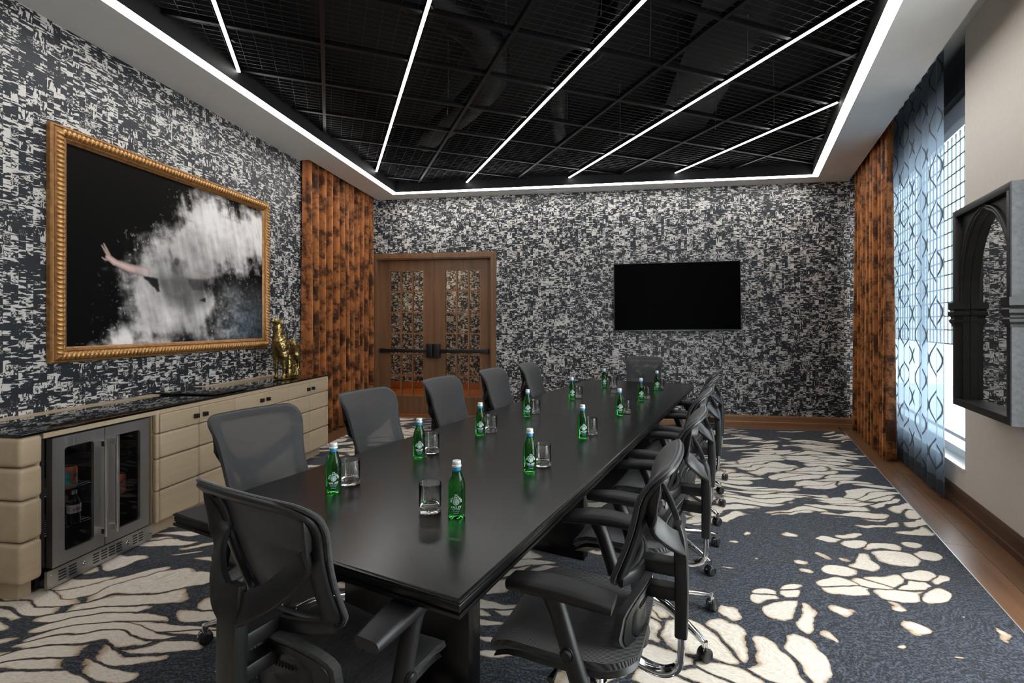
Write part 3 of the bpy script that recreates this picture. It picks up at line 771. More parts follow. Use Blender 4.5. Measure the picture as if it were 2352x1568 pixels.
for a, b, hy in ((D0, DM-.0025, DM-.035), (DM+.0025, D1, DM+.035)):
    z0, z1 = .115, .815; fw = .062
    # frame with a rounded glass opening
    out = [(a,z0),(b,z0),(b,z1),(a,z1)]; inn = [(p+(a+b)/2, q+(z0+z1)/2) for p, q in rsec(b-a-2*fw, z1-z0-2*fw, .018, 4)]
    bm = bmesh.new()
    def ring(pts, x): return [bm.verts.new((x, p, q)) for p, q in pts]
    n = len(inn); outr = []
    for p, q in inn:   # project ring on outer rectangle
        outr.append((a if p < (a+b)/2-(b-a)/2+fw+.019 else (b if p > b-fw-.019 else p), z0 if q < z0+fw+.019 else (z1 if q > z1-fw-.019 else q)))
    F = [ring(outr, 0), ring(inn, 0), ring(inn, -.02), ring(outr, -.04)]
    for u in range(3):
        for i in range(n):
            vsx = [F[u][i], F[u][(i+1)%n], F[u+1][(i+1)%n], F[u+1][i]]
            try: bm.faces.new(vsx)
            except ValueError: pass
    for i in range(n):
        try: bm.faces.new([F[0][i], F[3][i], F[3][(i+1)%n], F[0][(i+1)%n]])
        except ValueError: pass
    bmesh.ops.remove_doubles(bm, verts=bm.verts, dist=1e-5)
    bmesh.ops.dissolve_degenerate(bm, dist=1e-5, edges=bm.edges); bmesh.ops.recalc_face_normals(bm, faces=bm.faces)
    me = bpy.data.meshes.new('door'); bm.to_mesh(me); bm.free()
    d = link('door', me, M['steel'], fg)
    link('pane', MB().box(-.018,-.014,a+fw-.002,b-fw+.002,z0+fw-.002,z1-fw+.002), M['fridgeglass'], d)
    hd = MB().lathe([(0,0),(.0095,0),(.0095,.575),(0,.575)], 18, c=(.050, hy, .185))
    for zz in (.215, .73): hd.box(0, .046, hy-.008, hy+.008, zz-.016, zz+.016)
    link('handle', hd.mesh('handle', True), M['steelbar'], d)
for zz, sa, sb in ((.283, .045, .32), (.498, .045, .32), (.363, .34, FWd-.065), (.58, .34, FWd-.065)):
    sh = MB()
    for k in range(14): sh.tube([(-.49+.033*k,sa,zz),(-.49+.033*k,sb,zz)], .0022, 5)
    for yy in (sa+.005, sb-.005): sh.tube([(-.51,yy,zz-.004),(-.06,yy,zz-.004)], .003, 5)
    link('wire_shelf', sh, M['fridgewhite'], fg)
gr = link('vent_grille', MB().box(-.02,-.001,.02,FWd-.02,.012,.108), M['steel'], fg)
for (ya, yb) in ((.075,.115),(.130,.170),(.265,.300),(.312,.347),(.359,.394),(.406,.441),(.515,.545),(.556,.586)):
    for k in range(4): link('slot', MB().box(-.001,.0006,ya,yb,.034+.016*k,.041+.016*k), M['hardware'], gr)
for yy, zz, rr in ((.215,.062,.012),(.48,.062,.012),(.035,.03,.005),(.035,.085,.005),(FWd-.03,.05,.006)):
    link('screw', MB().lathe([(0,.004),(rr*.6,.004),(rr,.001),(rr,0)], 12).xf(Matrix.Translation((0,yy,zz)) @ Matrix.Rotation(pi/2,4,'Y')).mesh('screw', True), M['chrome'], gr)

def text_mesh(body, size, wrap_r=None, mat=None, zc=0.0, arc=None, name='lettering', depth=.0003, bold=0.0):
    """flat lettering as a mesh; wrapped round a vertical cylinder of radius wrap_r that faces -y"""
    cu = bpy.data.curves.new(name, 'FONT'); cu.body = body; cu.size = size; cu.align_x = 'CENTER'; cu.align_y = 'CENTER'; cu.offset = bold; cu.resolution_u = 2
    ob = bpy.data.objects.new(name, cu); COL.objects.link(ob)
    bpy.context.view_layer.update()
    me = bpy.data.meshes.new_from_object(ob.evaluated_get(bpy.context.evaluated_depsgraph_get()))
    bpy.data.objects.remove(ob, do_unlink=True); bpy.data.curves.remove(cu)
    bm = bmesh.new(); bm.from_mesh(me)
    if wrap_r: bmesh.ops.subdivide_edges(bm, edges=[e for e in bm.edges if e.calc_length() > size*.35], cuts=2)
    for v in bm.verts:
        x, y = v.co.x, v.co.y
        if arc:   # bend the line of text over an arc of radius arc
            th = x/arc; rr = arc+y; x, y = rr*sin(th), rr*cos(th)
        if wrap_r:
            th = x/wrap_r; v.co = Vector((wrap_r*sin(th), -wrap_r*cos(th), y+zc))
        else: v.co = Vector((x, 0, y+zc))
    bm.to_mesh(me); bm.free(); me.name = name
    me.materials.clear()
    if mat: me.materials.append(mat)
    return me

# what stands in the fridge
def can(loc, label, rz):
    o = thing('drink_can', label, 'can', loc, rz, 'cans in the drinks fridge')
    link('body', MB().lathe([(0,.002),(.022,0),(.027,.006),(.033,.014),(.033,.108),(.027,.120),(.0265,.123)], 28).mesh('body', True), M['can'], o)
    link('lid', MB().lathe([(.0265,.123),(.0275,.1245),(.025,.1245),(.024,.121),(0,.121)], 28).mesh('lid', True), M['silver'], o)
    def patch(nm, a0, a1, z0, z1, mt, wave=0.0):
        rr = .0333; rws = []
        for zz in (0, 1): rws.append([(rr*sin(a), -rr*cos(a), (z0+(z1-z0)*zz)+wave*sin(9*a)*(1 if zz else 0)) for a in np.linspace(a0, a1, 16)])
        link(nm, MB().grid(rws), mt, o)
    patch('print', -1.5, -.2, .016, .10, M['canteal'], .006); patch('print', -.1, .8, .018, .036, M['canteal'], .004); patch('print', .15, .85, .066, .082, M['canblue'])
can((-2.906, 2.351, .501), 'orange drinks can with teal print on the fridge shelf above the cola bottle', radians(70))
can((-2.915, 2.655, .366), 'orange drinks can with teal print behind the fridge door handles', radians(40))
o = thing('cola_bottle', 'small dark cola bottle with silver label behind the fridge glass, below the orange can', 'bottle', (-2.906, 2.373, .286), radians(62))
link('bottle', MB().lathe([(0,.0),(.026,0),(.031,.008),(.031,.045),(.028,.062),(.031,.078),(.031,.115),(.024,.142),(.013,.162),(.0115,.178)], 28).mesh('bottle', True), M['cola'], o)
link('label', MB().lathe([(.0315,.070),(.0318,.071),(.0318,.116),(.0315,.117)], 28, cap=False).mesh('label', True), M['colalabel'], o)
link('cap', MB().lathe([(.0115,.172),(.014,.173),(.014,.193),(.012,.195),(0,.195)], 20).mesh('cap', True), M['silver'], o)
link('lettering', text_mesh('Coke', .030, .0322, M['colared'], .093, bold=.0006), None, o)

# ================================================================ PICTURE
PY0, PY1, PZ0, PZ1 = 2.630, 4.805, 1.177, 2.736
pic = thing('framed_picture', 'large gilt-framed picture of a dancer bursting through white powder', 'picture', (UL+.004, (PY0+PY1)/2, PZ0))
hw, hh, fw = (PY1-PY0)/2, PZ1-PZ0, .104
prof = [(0,0),(0,.030),(.008,.040),(.014,.041),(.020,.034),(.026,.045),(.040,.058),(.055,.060),(.068,.050),(.074,.042),(.080,.046),(.086,.044),(.092,.034),(.104,.026),(.104,.008)]   # (inwards from outer edge, out of wall)
def rail(a, b, ia, ib):
    """mitred frame member between two outer corners (y,z); ia, ib inward diagonal signs"""
    rws = []
    for (p, sg) in ((a, ia), (b, ib)): rws.append([(q, p[0]+sg[0]*w, p[1]+sg[1]*w) for w, q in prof])
    return MB().grid(rws).mesh('frame_rail', True, fix=True)
cs = [(-hw,0,(1,1)), (hw,0,(-1,1)), (hw,hh,(-1,-1)), (-hw,hh,(1,-1))]
rails = []
for i in range(4):
    a, b = cs[i], cs[(i+1)%4]
    r_ = link('frame_rail', rail((a[0],a[1]), (b[0],b[1]), a[2], b[2]), M['gold'], pic); rails.append(r_)
    # carved leaves and beads along the rail
    A, B = Vector((0,a[0],a[1])), Vector((0,b[0],b[1])); e = (B-A).normalized(); inn = Vector((0,(a[2][0]+b[2][0])/2,(a[2][1]+b[2][1])/2)).normalized(); L = (B-A).length
    lv = MB(); n = int((L-.10)/.030)
    for k in range(n):
        c = A+e*(.05+(L-.10)*(k+.5)/n)+inn*.047
        rows_ = []
        for u in range(7):
            t_ = u/6; wdt = .0125*sin(pi*min(1, .12+t_*.88))**.7+.001
            ctr = c+inn*(-.024+.048*t_)+e*(.012*(t_-.5)); hgt = .053+.010*sin(pi*t_)
            rows_.append([ctr+e*(wdt*cos(q))+Vector((hgt-.004+.010*sin(q),0,0)) for q in np.linspace(0, pi, 6)])
        lv.grid(rows_)
    o = link('carved_leaves', lv.mesh('carved_leaves', True), M['goldhi'], r_); o['kind'] = 'stuff'
    bd = MB(); n = int((L-.2)/.0105)
    for k in range(n):
        c = A+e*(.10+(L-.20)*(k+.5)/n)+inn*.083
        bd.add([c+Vector((.043,0,0))+e*.0045, c+Vector((.043,0,0))-e*.0045, c+Vector((.043,0,0))+inn*.0045, c+Vector((.043,0,0))-inn*.0045, c+Vector((.0495,0,0))], [(0,2,4),(2,1,4),(1,3,4),(3,0,4)])
    o = link('beading', bd, M['goldhi'], r_); o['kind'] = 'stuff'
link('backing', MB().box(0, .012, -hw+.012, hw-.012, .012, hh-.012), M['black'], pic)

# the printed picture: colours are computed here and stored on a fine grid (flat print)
def vnoise(X, Y, seed):
    xi = np.floor(X).astype(np.int64); yi = np.floor(Y).astype(np.int64); fx = X-xi; fy = Y-yi
    fx = fx*fx*(3-2*fx); fy = fy*fy*(3-2*fy)
    def hsh(a, b):
        h = (a*374761393 + b*668265263 + seed*1442695041) & 0xFFFFFFFF
        h = ((h ^ (h >> 13))*1274126177) & 0xFFFFFFFF
        return ((h ^ (h >> 16)) & 0xFFFF)/65535.0
    return (hsh(xi,yi)*(1-fx)+hsh(xi+1,yi)*fx)*(1-fy)+(hsh(xi,yi+1)*(1-fx)+hsh(xi+1,yi+1)*fx)*fy
def fbm(X, Y, seed, oc=5):
    s = 0; a = .5; t_ = 0
    for k in range(oc): s = s+a*vnoise(X*2**k, Y*2**k, seed+k*17); t_ += a; a *= .55
    return s/t_
def sdpoly(X, Y, P):
    d = np.full(X.shape, 1e9); ins = np.zeros(X.shape, bool)
    for i in range(len(P)):
        (x0,y0),(x1,y1) = P[i-1], P[i]
        ex, ey = x1-x0, y1-y0; wx, wy = X-x0, Y-y0
        t_ = np.clip((wx*ex+wy*ey)/(ex*ex+ey*ey), 0, 1); d = np.minimum(d, (wx-ex*t_)**2+(wy-ey*t_)**2)
        c = ((y0 > Y) != (y1 > Y)) & (X < (x1-x0)*(Y-y0)/((y1-y0) if y1 != y0 else 1e-9)+x0); ins ^= c
    d = np.sqrt(d); return np.where(ins, d, -d)
def sstep(x, a, b): t_ = np.clip((x-a)/(b-a), 0, 1); return t_*t_*(3-2*t_)
NX, NY = 520, 360; asp = 1.45
gx, gy = np.meshgrid(np.linspace(0,1,NX), np.linspace(0,1,NY)); X = gx*asp; Y = gy
px = lambda L: [(a*asp, b) for a, b in L]
cloud = px([(.09,-.05),(.165,.16),(.215,.30),(.205,.40),(.25,.50),(.31,.60),(.36,.66),(.44,.74),(.485,.84),(.53,.94),(.585,1.0),(.67,.97),(.80,.95),(.86,1.05),(1.1,1.05),(1.1,.50),(.94,.50),(.86,.42),(.74,.46),(.68,.36),(.64,.12),(.66,-.05)])
n1 = fbm(X*5, Y*5, 3); n2 = fbm(X*16, Y*22, 11, 5); st = fbm(X*30+Y*9, Y*4-X*5, 23, 4); n3 = fbm(X*60, Y*60, 31, 3)
sd = sdpoly(X, Y, cloud)+(n1-.5)*.24+(n2-.5)*.16+(st-.5)*.10
dens = sstep(sd, -.05, .13)
light = sstep(X/asp, .30, .95)*sstep(Y, .35, .75)
bright = np.maximum(light, .9*sstep(Y, .45, .05)*sstep(X/asp, .52, .15)); tex = .50+.40*bright+.62*(n1-.42)+.36*(st-.5)+.22*(n2-.5)
val = dens*np.clip(tex, .10, .96)
lowr = sstep(X/asp, .60, .72)*sstep(Y, .52, .18)*(1-dens*.6)
val = np.maximum(val, lowr*(.20+.40*sstep(n2,.30,.75)*sstep(X/asp,1.02,.66)+.25*(n3-.5)))
val = val*(1-.42*sstep(sdpoly(X,Y,px([(.36,.25),(.34,.40),(.50,.43),(.64,.43),(.62,.24),(.50,.16)]))+(n2-.5)*.08, -.02,.06))
# sleeve shadow, head, arms
for P, dk in ((px([(.275,.395),(.35,.38),(.372,.30),(.352,.30),(.318,.355)]), .90), (px([(.575,.27),(.605,.29),(.606,.255)]), .8), (px([(.505,.40),(.635,.425),(.61,.33),(.53,.33)]), .35)):
    val = val*(1-dk*sstep(sdpoly(X,Y,P)+(n2-.5)*.03, -.006,.010))
hd = np.sqrt(((X/asp-.457)*1.5)**2+((Y-.468)*1.0)**2)+(n2-.5)*.05
val = val*(1-.34*sstep(hd, .085, .03)); val = val*(1-.5*sstep(.030-np.sqrt(((X/asp-.447)*1.9)**2+((Y-.497)*.8)**2)+(n2-.5)*.05, 0, .02))
def capsule(P, r0, r1):
    best = np.full(X.shape, -1.0); n = len(P)-1
    for i in range(n):
        (x0,y0),(x1,y1) = P[i], P[i+1]; x0 *= asp; x1 *= asp; ex, ey = x1-x0, y1-y0
        t_ = np.clip(((X-x0)*ex+(Y-y0)*ey)/(ex*ex+ey*ey), 0, 1); rr = r0+(r1-r0)*(i+t_)/n
        best = np.maximum(best, rr-np.sqrt((X-x0-ex*t_)**2+(Y-y0-ey*t_)**2))
    return best
arm = np.maximum.reduce([capsule([(.30,.415),(.23,.425),(.172,.447)], .030, .017), capsule([(.172,.447),(.147,.470)], .020, .016), capsule([(.150,.470),(.136,.50),(.124,.525)], .010, .0045), capsule([(.152,.478),(.142,.508),(.131,.537)], .0095, .0045), capsule([(.150,.455),(.134,.455),(.125,.463)], .0075, .004)])
am = sstep(arm, -.002, .003)*(1-.55*sstep(X/asp, .22, .31))
arm2 = np.maximum(capsule([(.50,.435),(.60,.425),(.665,.447)], .030, .015), np.maximum(capsule([(.665,.447),(.70,.475)], .014, .005), capsule([(.665,.445),(.705,.455)], .010, .004)))
am2 = sstep(arm2, -.006, .014)*.32
shade = sstep(arm, .0, .018)
tint = np.stack([val*1.0, val*.955, val*.94], -1)
tint[...,0] += .004+.010*Y*(1-dens); tint[...,1] += .005+.006*Y*(1-dens); tint[...,2] += .009*(1-.5*Y)
spk = (n3 > .735)*(dens < .35)*sstep(sd, -.16, -.01); tint += (spk*.30)[...,None]
cool = sstep(X/asp,.62,.9)*sstep(Y,.5,.1); tint[...,0] *= 1-.28*cool; tint[...,1] *= 1-.12*cool
skin = np.array([.80,.64,.60]); tint = tint*(1-am[...,None])+am[...,None]*skin*(.62+.38*shade)[...,None]
tint = tint*(1-am2[...,None])+am2[...,None]*np.array([.74,.66,.62])
tint = np.clip(tint, 0, .95)**1.5*.95
cy0, cz0, cw, ch = -hw+fw-.004, fw-.004, 2*hw-2*fw+.008, hh-2*fw+.008
verts = np.stack([np.full(gx.shape, .022), cy0+gx*cw, cz0+gy*ch], -1).reshape(-1,3)
ii = (np.arange(NY-1)[:,None]*NX+np.arange(NX-1)[None,:]).ravel()
faces = np.stack([ii, ii+1, ii+1+NX, ii+NX], -1)
me = bpy.data.meshes.new('canvas'); me.from_pydata(verts.tolist(), [], faces.tolist())
ca = me.color_attributes.new('print', 'FLOAT_COLOR', 'POINT')
ca.data.foreach_set('color', np.concatenate([tint.reshape(-1,3), np.ones((NX*NY,1))], 1).astype(np.float32).ravel())
t = NT('printed_canvas'); at = t.new('ShaderNodeAttribute', attribute_name='print'); grain = t.noise(t.obj(), 420, 2, .6)
t.done(t.bsdf(t.mix(t.lin(grain,.3,.7,0,.10), at.outputs['Color'], (.02,.02,.02)), .6, spec=.08)); M['canvas'] = t.m
link('canvas', me, M['canvas'], pic)

# ================================================================ BRASS HORSE
def skinned(name, chains, mat, parent, voxel=.006, rough=0.0):
    """chains of (x,y,z,r): tapering limbs fused into one continuous surface"""
    mb = MB()
    ball = [(sin(pi*k/8), -cos(pi*k/8)) for k in range(9)]
    for ch in chains:
        pts = catmull([Vector(c[:3]) for c in ch], 5); n = len(ch)-1
        for i, p in enumerate(pts):
            q = min(i/5, n-1e-6); k = int(q); f_ = q-k; f_ = f_*f_*(3-2*f_); r = ch[k][3]*(1-f_)+ch[k+1][3]*f_
            mb.lathe([(max(r*c, 1e-5), r*d) for c, d in ball], 14, cap=False, c=tuple(p))
    me = mb.mesh(name); o = bpy.data.objects.new(name, me); COL.objects.link(o)
    md = o.modifiers.new('fuse', 'REMESH'); md.mode = 'VOXEL'; md.voxel_size = voxel
    sm = o.modifiers.new('soft', 'SMOOTH'); sm.iterations = 5; sm.factor = .5
    bpy.context.view_layer.update()
    m2 = bpy.data.meshes.new_from_object(o.evaluated_get(bpy.context.evaluated_depsgraph_get())); m2.name = name
    bpy.data.objects.remove(o, do_unlink=True)
    if rough:
        nn = [v.normal.copy() for v in m2.vertices]
        for v, q0 in zip(m2.vertices, nn):
            q = v.co*30; v.co += q0*(mnoise.noise(q)*rough+mnoise.noise(q*2.3)*rough*.6)
    m2.polygons.foreach_set('use_smooth', [True]*len(m2.polygons)); m2.materials.clear()
    return link(name, m2, mat, parent)
hs = thing('horse_statue', 'aged brass horse statue standing on the far end of the credenza', 'statue', (-3.06, 4.575, CZ+.0005), 0)
# faces towards the near end (-y); body slopes down to the hind quarters
HB = [(0,.03,.318,.082),(0,-.050,.325,.092),(0,-.088,.385,.072),(0,-.104,.455,.052),(0,-.112,.520,.042),(0,-.118,.560,.037),(0,-.140,.580,.034),(0,-.168,.586,.026),(0,-.192,.592,.021),(0,-.200,.588,.018)]
HT = [(0,.03,.318,.082),(0,.085,.322,.082),(0,.130,.308,.082),(0,.168,.275,.056)]
TAIL = [(0,.170,.322,.026),(0,.200,.300,.022),(0,.212,.255,.024),(0,.208,.205,.022),(0,.200,.165,.010)]
def leg(x, y, top, hock, dy): return [(x,y,top,.048),(x,y+dy*.4,(top+hock)/2+.015,.034),(x,y+dy,hock,.023),(x,y+dy*.7,hock*.55,.0175),(x,y+dy*.6,.034,.019),(x,y+dy*.6-.010,.024,.021)]
fl_ = [[(0,-.050,.315,.085)]+leg(sx*.042,-.070,.245,.130,-.010) for sx in (-1,1)]
hl_ = [[(0,.130,.308,.082)]+leg(sx*.044,.128,.240,.145,.034) for sx in (-1,1)]
ROCK = [[(0,.060+.03*k,.044,.040),(.008*(-1)**k,.058+.028*k,.12,.034),(0,.055+.025*k,.24,.040)] for k in range(3)]
skinned('body', [HB, HT, TAIL]+fl_+hl_+ROCK, M['brass'], hs, .0055, .0045)
for sx in (-1, 1):
    link('ear', MB().lathe([(0,.045),(.007,.028),(.010,.012),(.006,0)], 8).xf(Matrix.Translation((sx*.020,-.112,.600)) @ Matrix.Rotation(sx*.5,4,'Y') @ Matrix.Rotation(-.5,4,'X')).mesh('ear', True), M['brass'], hs)
    link('eye', MB().lathe([(0,-.006),(.006,0),(0,.006)], 8, cap=False).xf(Matrix.Translation((sx*.027,-.150,.592))).mesh('eye', True), M['brass'], hs)
mn = MB()
for k in range(16):
    t_ = k/15; mn.tube(catmull([(0,-.085+.02*sin(k),.60-.235*t_),(.018*(1 if k%2 else -1),-.070,.575-.22*t_),(.020*(1 if k%2 else -1),-.062+.012*t_,.535-.19*t_)],3), [.008,.0085,.009,.009,.008,.006,.003], 6)
link('mane', mn.mesh('mane', True), M['brass'], hs)
link('footing', bevbox(-.062,.062,-.105,.165,0,.010,.004,2), M['brass'], hs)

# ================================================================ TELEVISION
tv = thing('television', 'wide wall-mounted television with a dark blank screen', 'television', (1.277, VB, 1.823), 0)
tw, thh = 1.754, .985
tv.rotation_euler = (0, radians(-.65), 0)
link('wall_mount', MB().box(-.3,.3,-.05,0,-.2,.2), M['blackmetal'], tv)
link('casing', bevbox(-tw/2, tw/2, -.085, -.05, -thh/2, thh/2, .004, 2), M['tvbezel'], tv)
link('screen', MB().box(-tw/2+.010, tw/2-.010, -.0858, -.0850, -thh/2+.018, thh/2-.008), M['tvscreen'], tv)
link('chin', MB().box(-tw/2+.004, tw/2-.004, -.0868, -.085, -thh/2+.001, -thh/2+.016), M['tvbezel'], tv)

# ================================================================ CARVED MIRROR on the window wall
mr = thing('carved_mirror', 'deep charcoal carved arched mirror hung on the beige wall', 'mirror', R(3.98, RW-.002, .875), -AR)
# local: x towards the wall (negative into the room), y along the wall, z up
MWd, MH, MD = .845, 1.338, .20
bt = .045
for nm, bx_ in (('side_board', (-MD,0,-MWd/2+.0,-MWd/2+.012,0,MH)),): pass
def mbx(nm, b, mat, par=mr, r=.004): return link(nm, bevbox(*b, r, 2), mat, par)
mbx('side_board', (-MD,0,-MWd/2,-MWd/2+.022,0,MH), M['carvedside']); mbx('side_board', (-MD,0,MWd/2-.022,MWd/2,0,MH), M['carvedside'])
mbx('bottom_board', (-MD+.001,0,-MWd/2+.022,MWd/2-.022,0,.045), M['carved']); mbx('top_board', (-MD+.001,0,-MWd/2+.022,MWd/2-.022,MH-.045,MH), M['carved'])
for sg in (-1, 1):
    y0, y1 = sorted((sg*(MWd/2-.0225), sg*(MWd/2-.055))); mbx('jamb', (-MD-.002,-.13,y0,y1,.045,MH-.045), M['carved'])
# arch plate with a pointed opening, set close to the glass
hwid, spring, top = .352, .70, 1.272
archp = [(hwid, .045), (hwid, spring)]
for k in range(1, 13):
    a = pi/2*k/12; archp.append((hwid*cos(a)**.95, spring+(top-spring-.02)*sin(a)))
archp[-1] = (0, top)
archp = archp + [(-p, q) for p, q in archp[-2::-1]]
def plate(x0, x1, hy, zt):
    mb = MB(); outp = []
    for p, q in archp:
        if q <= spring+1e-6: outp.append((math.copysign(hy, p), q))
        else:
            a = atan2(q-spring, p if abs(p) > 1e-9 else 1e-9); k = min(hy/max(abs(cos(a)),1e-6), (zt-spring)/max(sin(a),1e-6)); outp.append((k*cos(a), spring+k*sin(a)))
    rws = [[(x0,)+p for p in archp], [(x0,)+p for p in outp], [(x1,)+p for p in outp], [(x1,)+p for p in archp]]
    mb.grid(rws, closed_v=True); return mb.mesh('arch_plate', True)
link('arch_plate', plate(-.165, -.129, MWd/2-.022, MH-.045), M['carved'], mr)
for off, x in ((.010, -.168), (.030, -.172)):
    rib = [(x, p*(1+off/hwid), q+(off if q > spring+.1 else 0)) for p, q in archp if q >= spring-.01]
    link('arch_rib', MB().sweep(catmull(rib, 2), rsec(.018,.022,.006,2), up=(1,0,0)).mesh('arch_rib', True), M['carved'], mr)
cap_prof = [(0,-.165),(.004,-.15),(.016,-.135),(.018,-.120),(.006,-.110),(.008,-.100),(.022,-.086),(.024,-.066),(.010,-.056),(.016,-.050),(.022,-.045),(.022,0),(0,0)]
for sg in (-1, 1):
    c2 = sg*(MWd/2-.028); rws = []
    for off, dz in cap_prof:
        w_ = .029+off; rws.append([(x, c2+y, spring+.005+dz) for x, y in ((-MD-.004-off*.6, -w_), (-MD-.004-off*.6, w_), (-.130, w_), (-.130, -w_))])
    link('capital', MB().grid(rws, closed_u=True).mesh('capital', False), M['carved'], mr)
link('mirror_glass', MB().box(-.128,-.122,-MWd/2+.024,MWd/2-.024,.045,MH-.045), M['mirror'], mr)
link('back_board', MB().box(-.121,-.001,-MWd/2+.023,MWd/2-.023,.045,MH-.045), M['carved'], mr)
# ================================================================ CONFERENCE TABLE
TW, TL, TZ = 1.233, 4.797, .75
tb = thing('conference_table', 'long ebonised-wood conference table with moulded edge and slab legs', 'table', T(0,0), -AT)
eprof = [(.012,TZ),(.006,TZ),(.001,TZ-.003),(0,TZ-.006),(.001,TZ-.009),(.006,TZ-.011),(.004,TZ-.013),(.003,TZ-.015),(.003,TZ-.029),(.007,TZ-.031),(.007,TZ-.033),(.001,TZ-.035),(0,TZ-.038),(.002,TZ-.046),(.03,TZ-.046)]
def halftop(y0, y1, seam_hi):
    """half of the table top; moulded on three sides"""
    mb = MB(); rws = []
    for off, z in eprof:
        lo = y0+off if not seam_hi == 'lo' else y0; hi = y1-off if not seam_hi == 'hi' else y1
        rws.append([(-TW+off, lo, z), (-off, lo, z), (-off, hi, z), (-TW+off, hi, z)])
    mb.grid(rws, closed_u=True); n = len(eprof)
    mb.f.append((0,1,2,3)); mb.f.append(tuple(4*(n-1)+k for k in (3,2,1,0)))
    return mb.mesh('top_half', True)
link('top_half', halftop(0, TL/2-.0012, 'hi'), M['table'], tb); link('top_half', halftop(TL/2+.0012, TL, 'lo'), M['table'], tb)
for y0 in (.50, 1.795, 2.92, 4.215):
    link('slab_leg', bevbox(-.905, -.288, y0, y0+.082, .006, TZ-.046, .003, 2), M['table'], tb)
for y0, y1 in ((.582, 1.795), (3.002, 4.215)):
    link('stretcher', bevbox(-.66, -.57, y0, y1, .30, TZ-.046, .003, 2), M['table'], tb)

# ================================================================ OFFICE CHAIRS
def build_chair(label):
    ch = thing('office_chair', label, 'chair', (0,0,0), 0, 'mesh office chairs around the conference table')
    # --- back: outline in (u, v), mapped on a saddle-shaped surface
    def bsurf(u, v):
        hwid = .190+.036*v-.012*sin(pi*v)
        z = .652+.370*v-.004*u*u*v
        y = -.165-.060*v-.020*sin(pi*v*.9)-.060*max(0,(v-.70)/.30)**2 + .040*u*u*(1-.5*v)+.012*(1-v)**2
        return Vector((u*hwid, y, z))
    ol = [(a/.5, b+.5) for a, b in rsec(1.0, 1.0, .13, 6)]     # rounded square, u -1..1, v 0..1
    ol2 = []
    for i in range(len(ol)):
        a, b = ol[i], ol[(i+1)%len(ol)]; n = max(1, int(sqrt(((a[0]-b[0])*.2)**2+((a[1]-b[1])*.37)**2)/.03))
        for k in range(n): ol2.append((a[0]+(b[0]-a[0])*k/n, a[1]+(b[1]-a[1])*k/n))
    ol = ol2; NO = len(ol)
    rings = [[bsurf(p*r, .5+(q-.5)*r)+Vector((0,.016,0)) for p, q in ol] for r in (.001,.25,.5,.72,.88,.97,1.02)]
    rings += [[p+Vector((p.x*.012,-.007,0)) for p in rings[-1]], [p+Vector((0,-.016,0)) for p in rings[-1]]]
    mb = MB().grid(rings, closed_u=True)
    link('back_mesh', mb.mesh('back_mesh', 'full'), M['backmesh'], ch)
    def nrm(p, q, f=bsurf):
        e = .01; a = (f(p+e,q)-f(p-e,q)); b = (f(p,min(q+e,1.2))-f(p,q-e)); return a.cross(b).normalized()   # points to -y or +y
    path = [bsurf(p*.90, .5+(q-.5)*.93)+Vector((0,-.006,0)) for p, q in ol]; ups = [nrm(p,q) for p, q in ol]
    mb = MB().sweep([p-u*0 for p, u in zip(path, ups)], rsec(.046,.018,.008,2), up=ups, closed=True)
    bf = link('back_frame', mb.mesh('back_frame', True), M['plastic'], ch)
    mb = MB().sweep([p+Vector((0,.004,0)) for p in [bsurf(p*1.025, .5+(q-.5)*1.02) for p, q in ol]], circ(.005,6), up=ups, closed=True)
    link('edge_piping', mb.mesh('edge_piping', True), M['seatmesh'], bf)
    # --- yoke: from the frame sides, back and down to the spine
    J = Vector((0,-.292,.745))
    for sx in (-1, 1):
        a = bsurf(sx*.88, .62); pts = catmull([bsurf(sx*.91, .90)+Vector((0,-.010,0)), a+Vector((0,-.022,0)), Vector((sx*.120,-.262,.805)), Vector((sx*.060,-.288,.765)), J+Vector((sx*.004,0,-.01))], 5)
        n = len(pts); secs = [rsec((.006 if i == 0 else .012)+.013*i/n, (.016+.050*min(1, i/5))-.010*sin(pi*i/n)+.012*i/n, .0029 if i == 0 else .005, 2) for i in range(n)]
        link('yoke_arm', MB().sweep(pts, secs, up=(0,.35,1)).mesh('yoke_arm', True), M['plastic'], ch)
    sp = MB().sweep([(0,-.285,.800),(0,-.293,.765),(0,-.297,.70),(0,-.299,.60),(0,-.297,.455)], [rsec(.050,.026,.008,2), rsec(.078,.034,.010,2), rsec(.080,.040,.010,2), rsec(.076,.040,.010,2), rsec(.074,.038,.010,2)], up=(0,1,0))
    link('spine', sp.mesh('spine', True), M['plastic'], ch)
    lb = bsurf(0, .02)
    mb = MB().sweep(catmull([lb+Vector((-.175,.018,.012)), lb+Vector((-.10,-.014,.004)), lb+Vector((0,-.028,0)), lb+Vector((.10,-.014,.004)), lb+Vector((.175,.018,.012))],4), rsec(.018,.040,.008,2), up=(0,0,1))
    lbk = link('lower_bar', mb.mesh('lower_bar', True), M['plastic'], ch)
    link('bracket', bevbox(-.030,.030,-.292,lb.y-.012,lb.z-.020,lb.z+.022,.008,2), M['plastic'], lbk)
    # --- lumbar pad
    def lsurf(u, v):
        return Vector((u*(.135+.045*sin(pi*min(1,v*.9+.05))), -.172+.030*sin(pi*v)+.052*u*u*(.5+.5*(1-v))-.020*v, .412+.232*v))
    lo = [(a/.5, b+.5) for a, b in rsec(1.0, 1.0, .36, 7)]
    rg = [[lsurf(p*r, .5+(q-.5)*r) for p, q in lo] for r in (.001,.3,.6,.85,1.0)]
    rg += [[p+Vector((0,-.024,0)) for p in r_] for r_ in (rg[4], rg[3], rg[2], rg[1], rg[0])]
    lp = link('lumbar_pad', MB().grid(rg, closed_u=True).mesh('lumbar_pad', True), M['seatmesh'], ch)
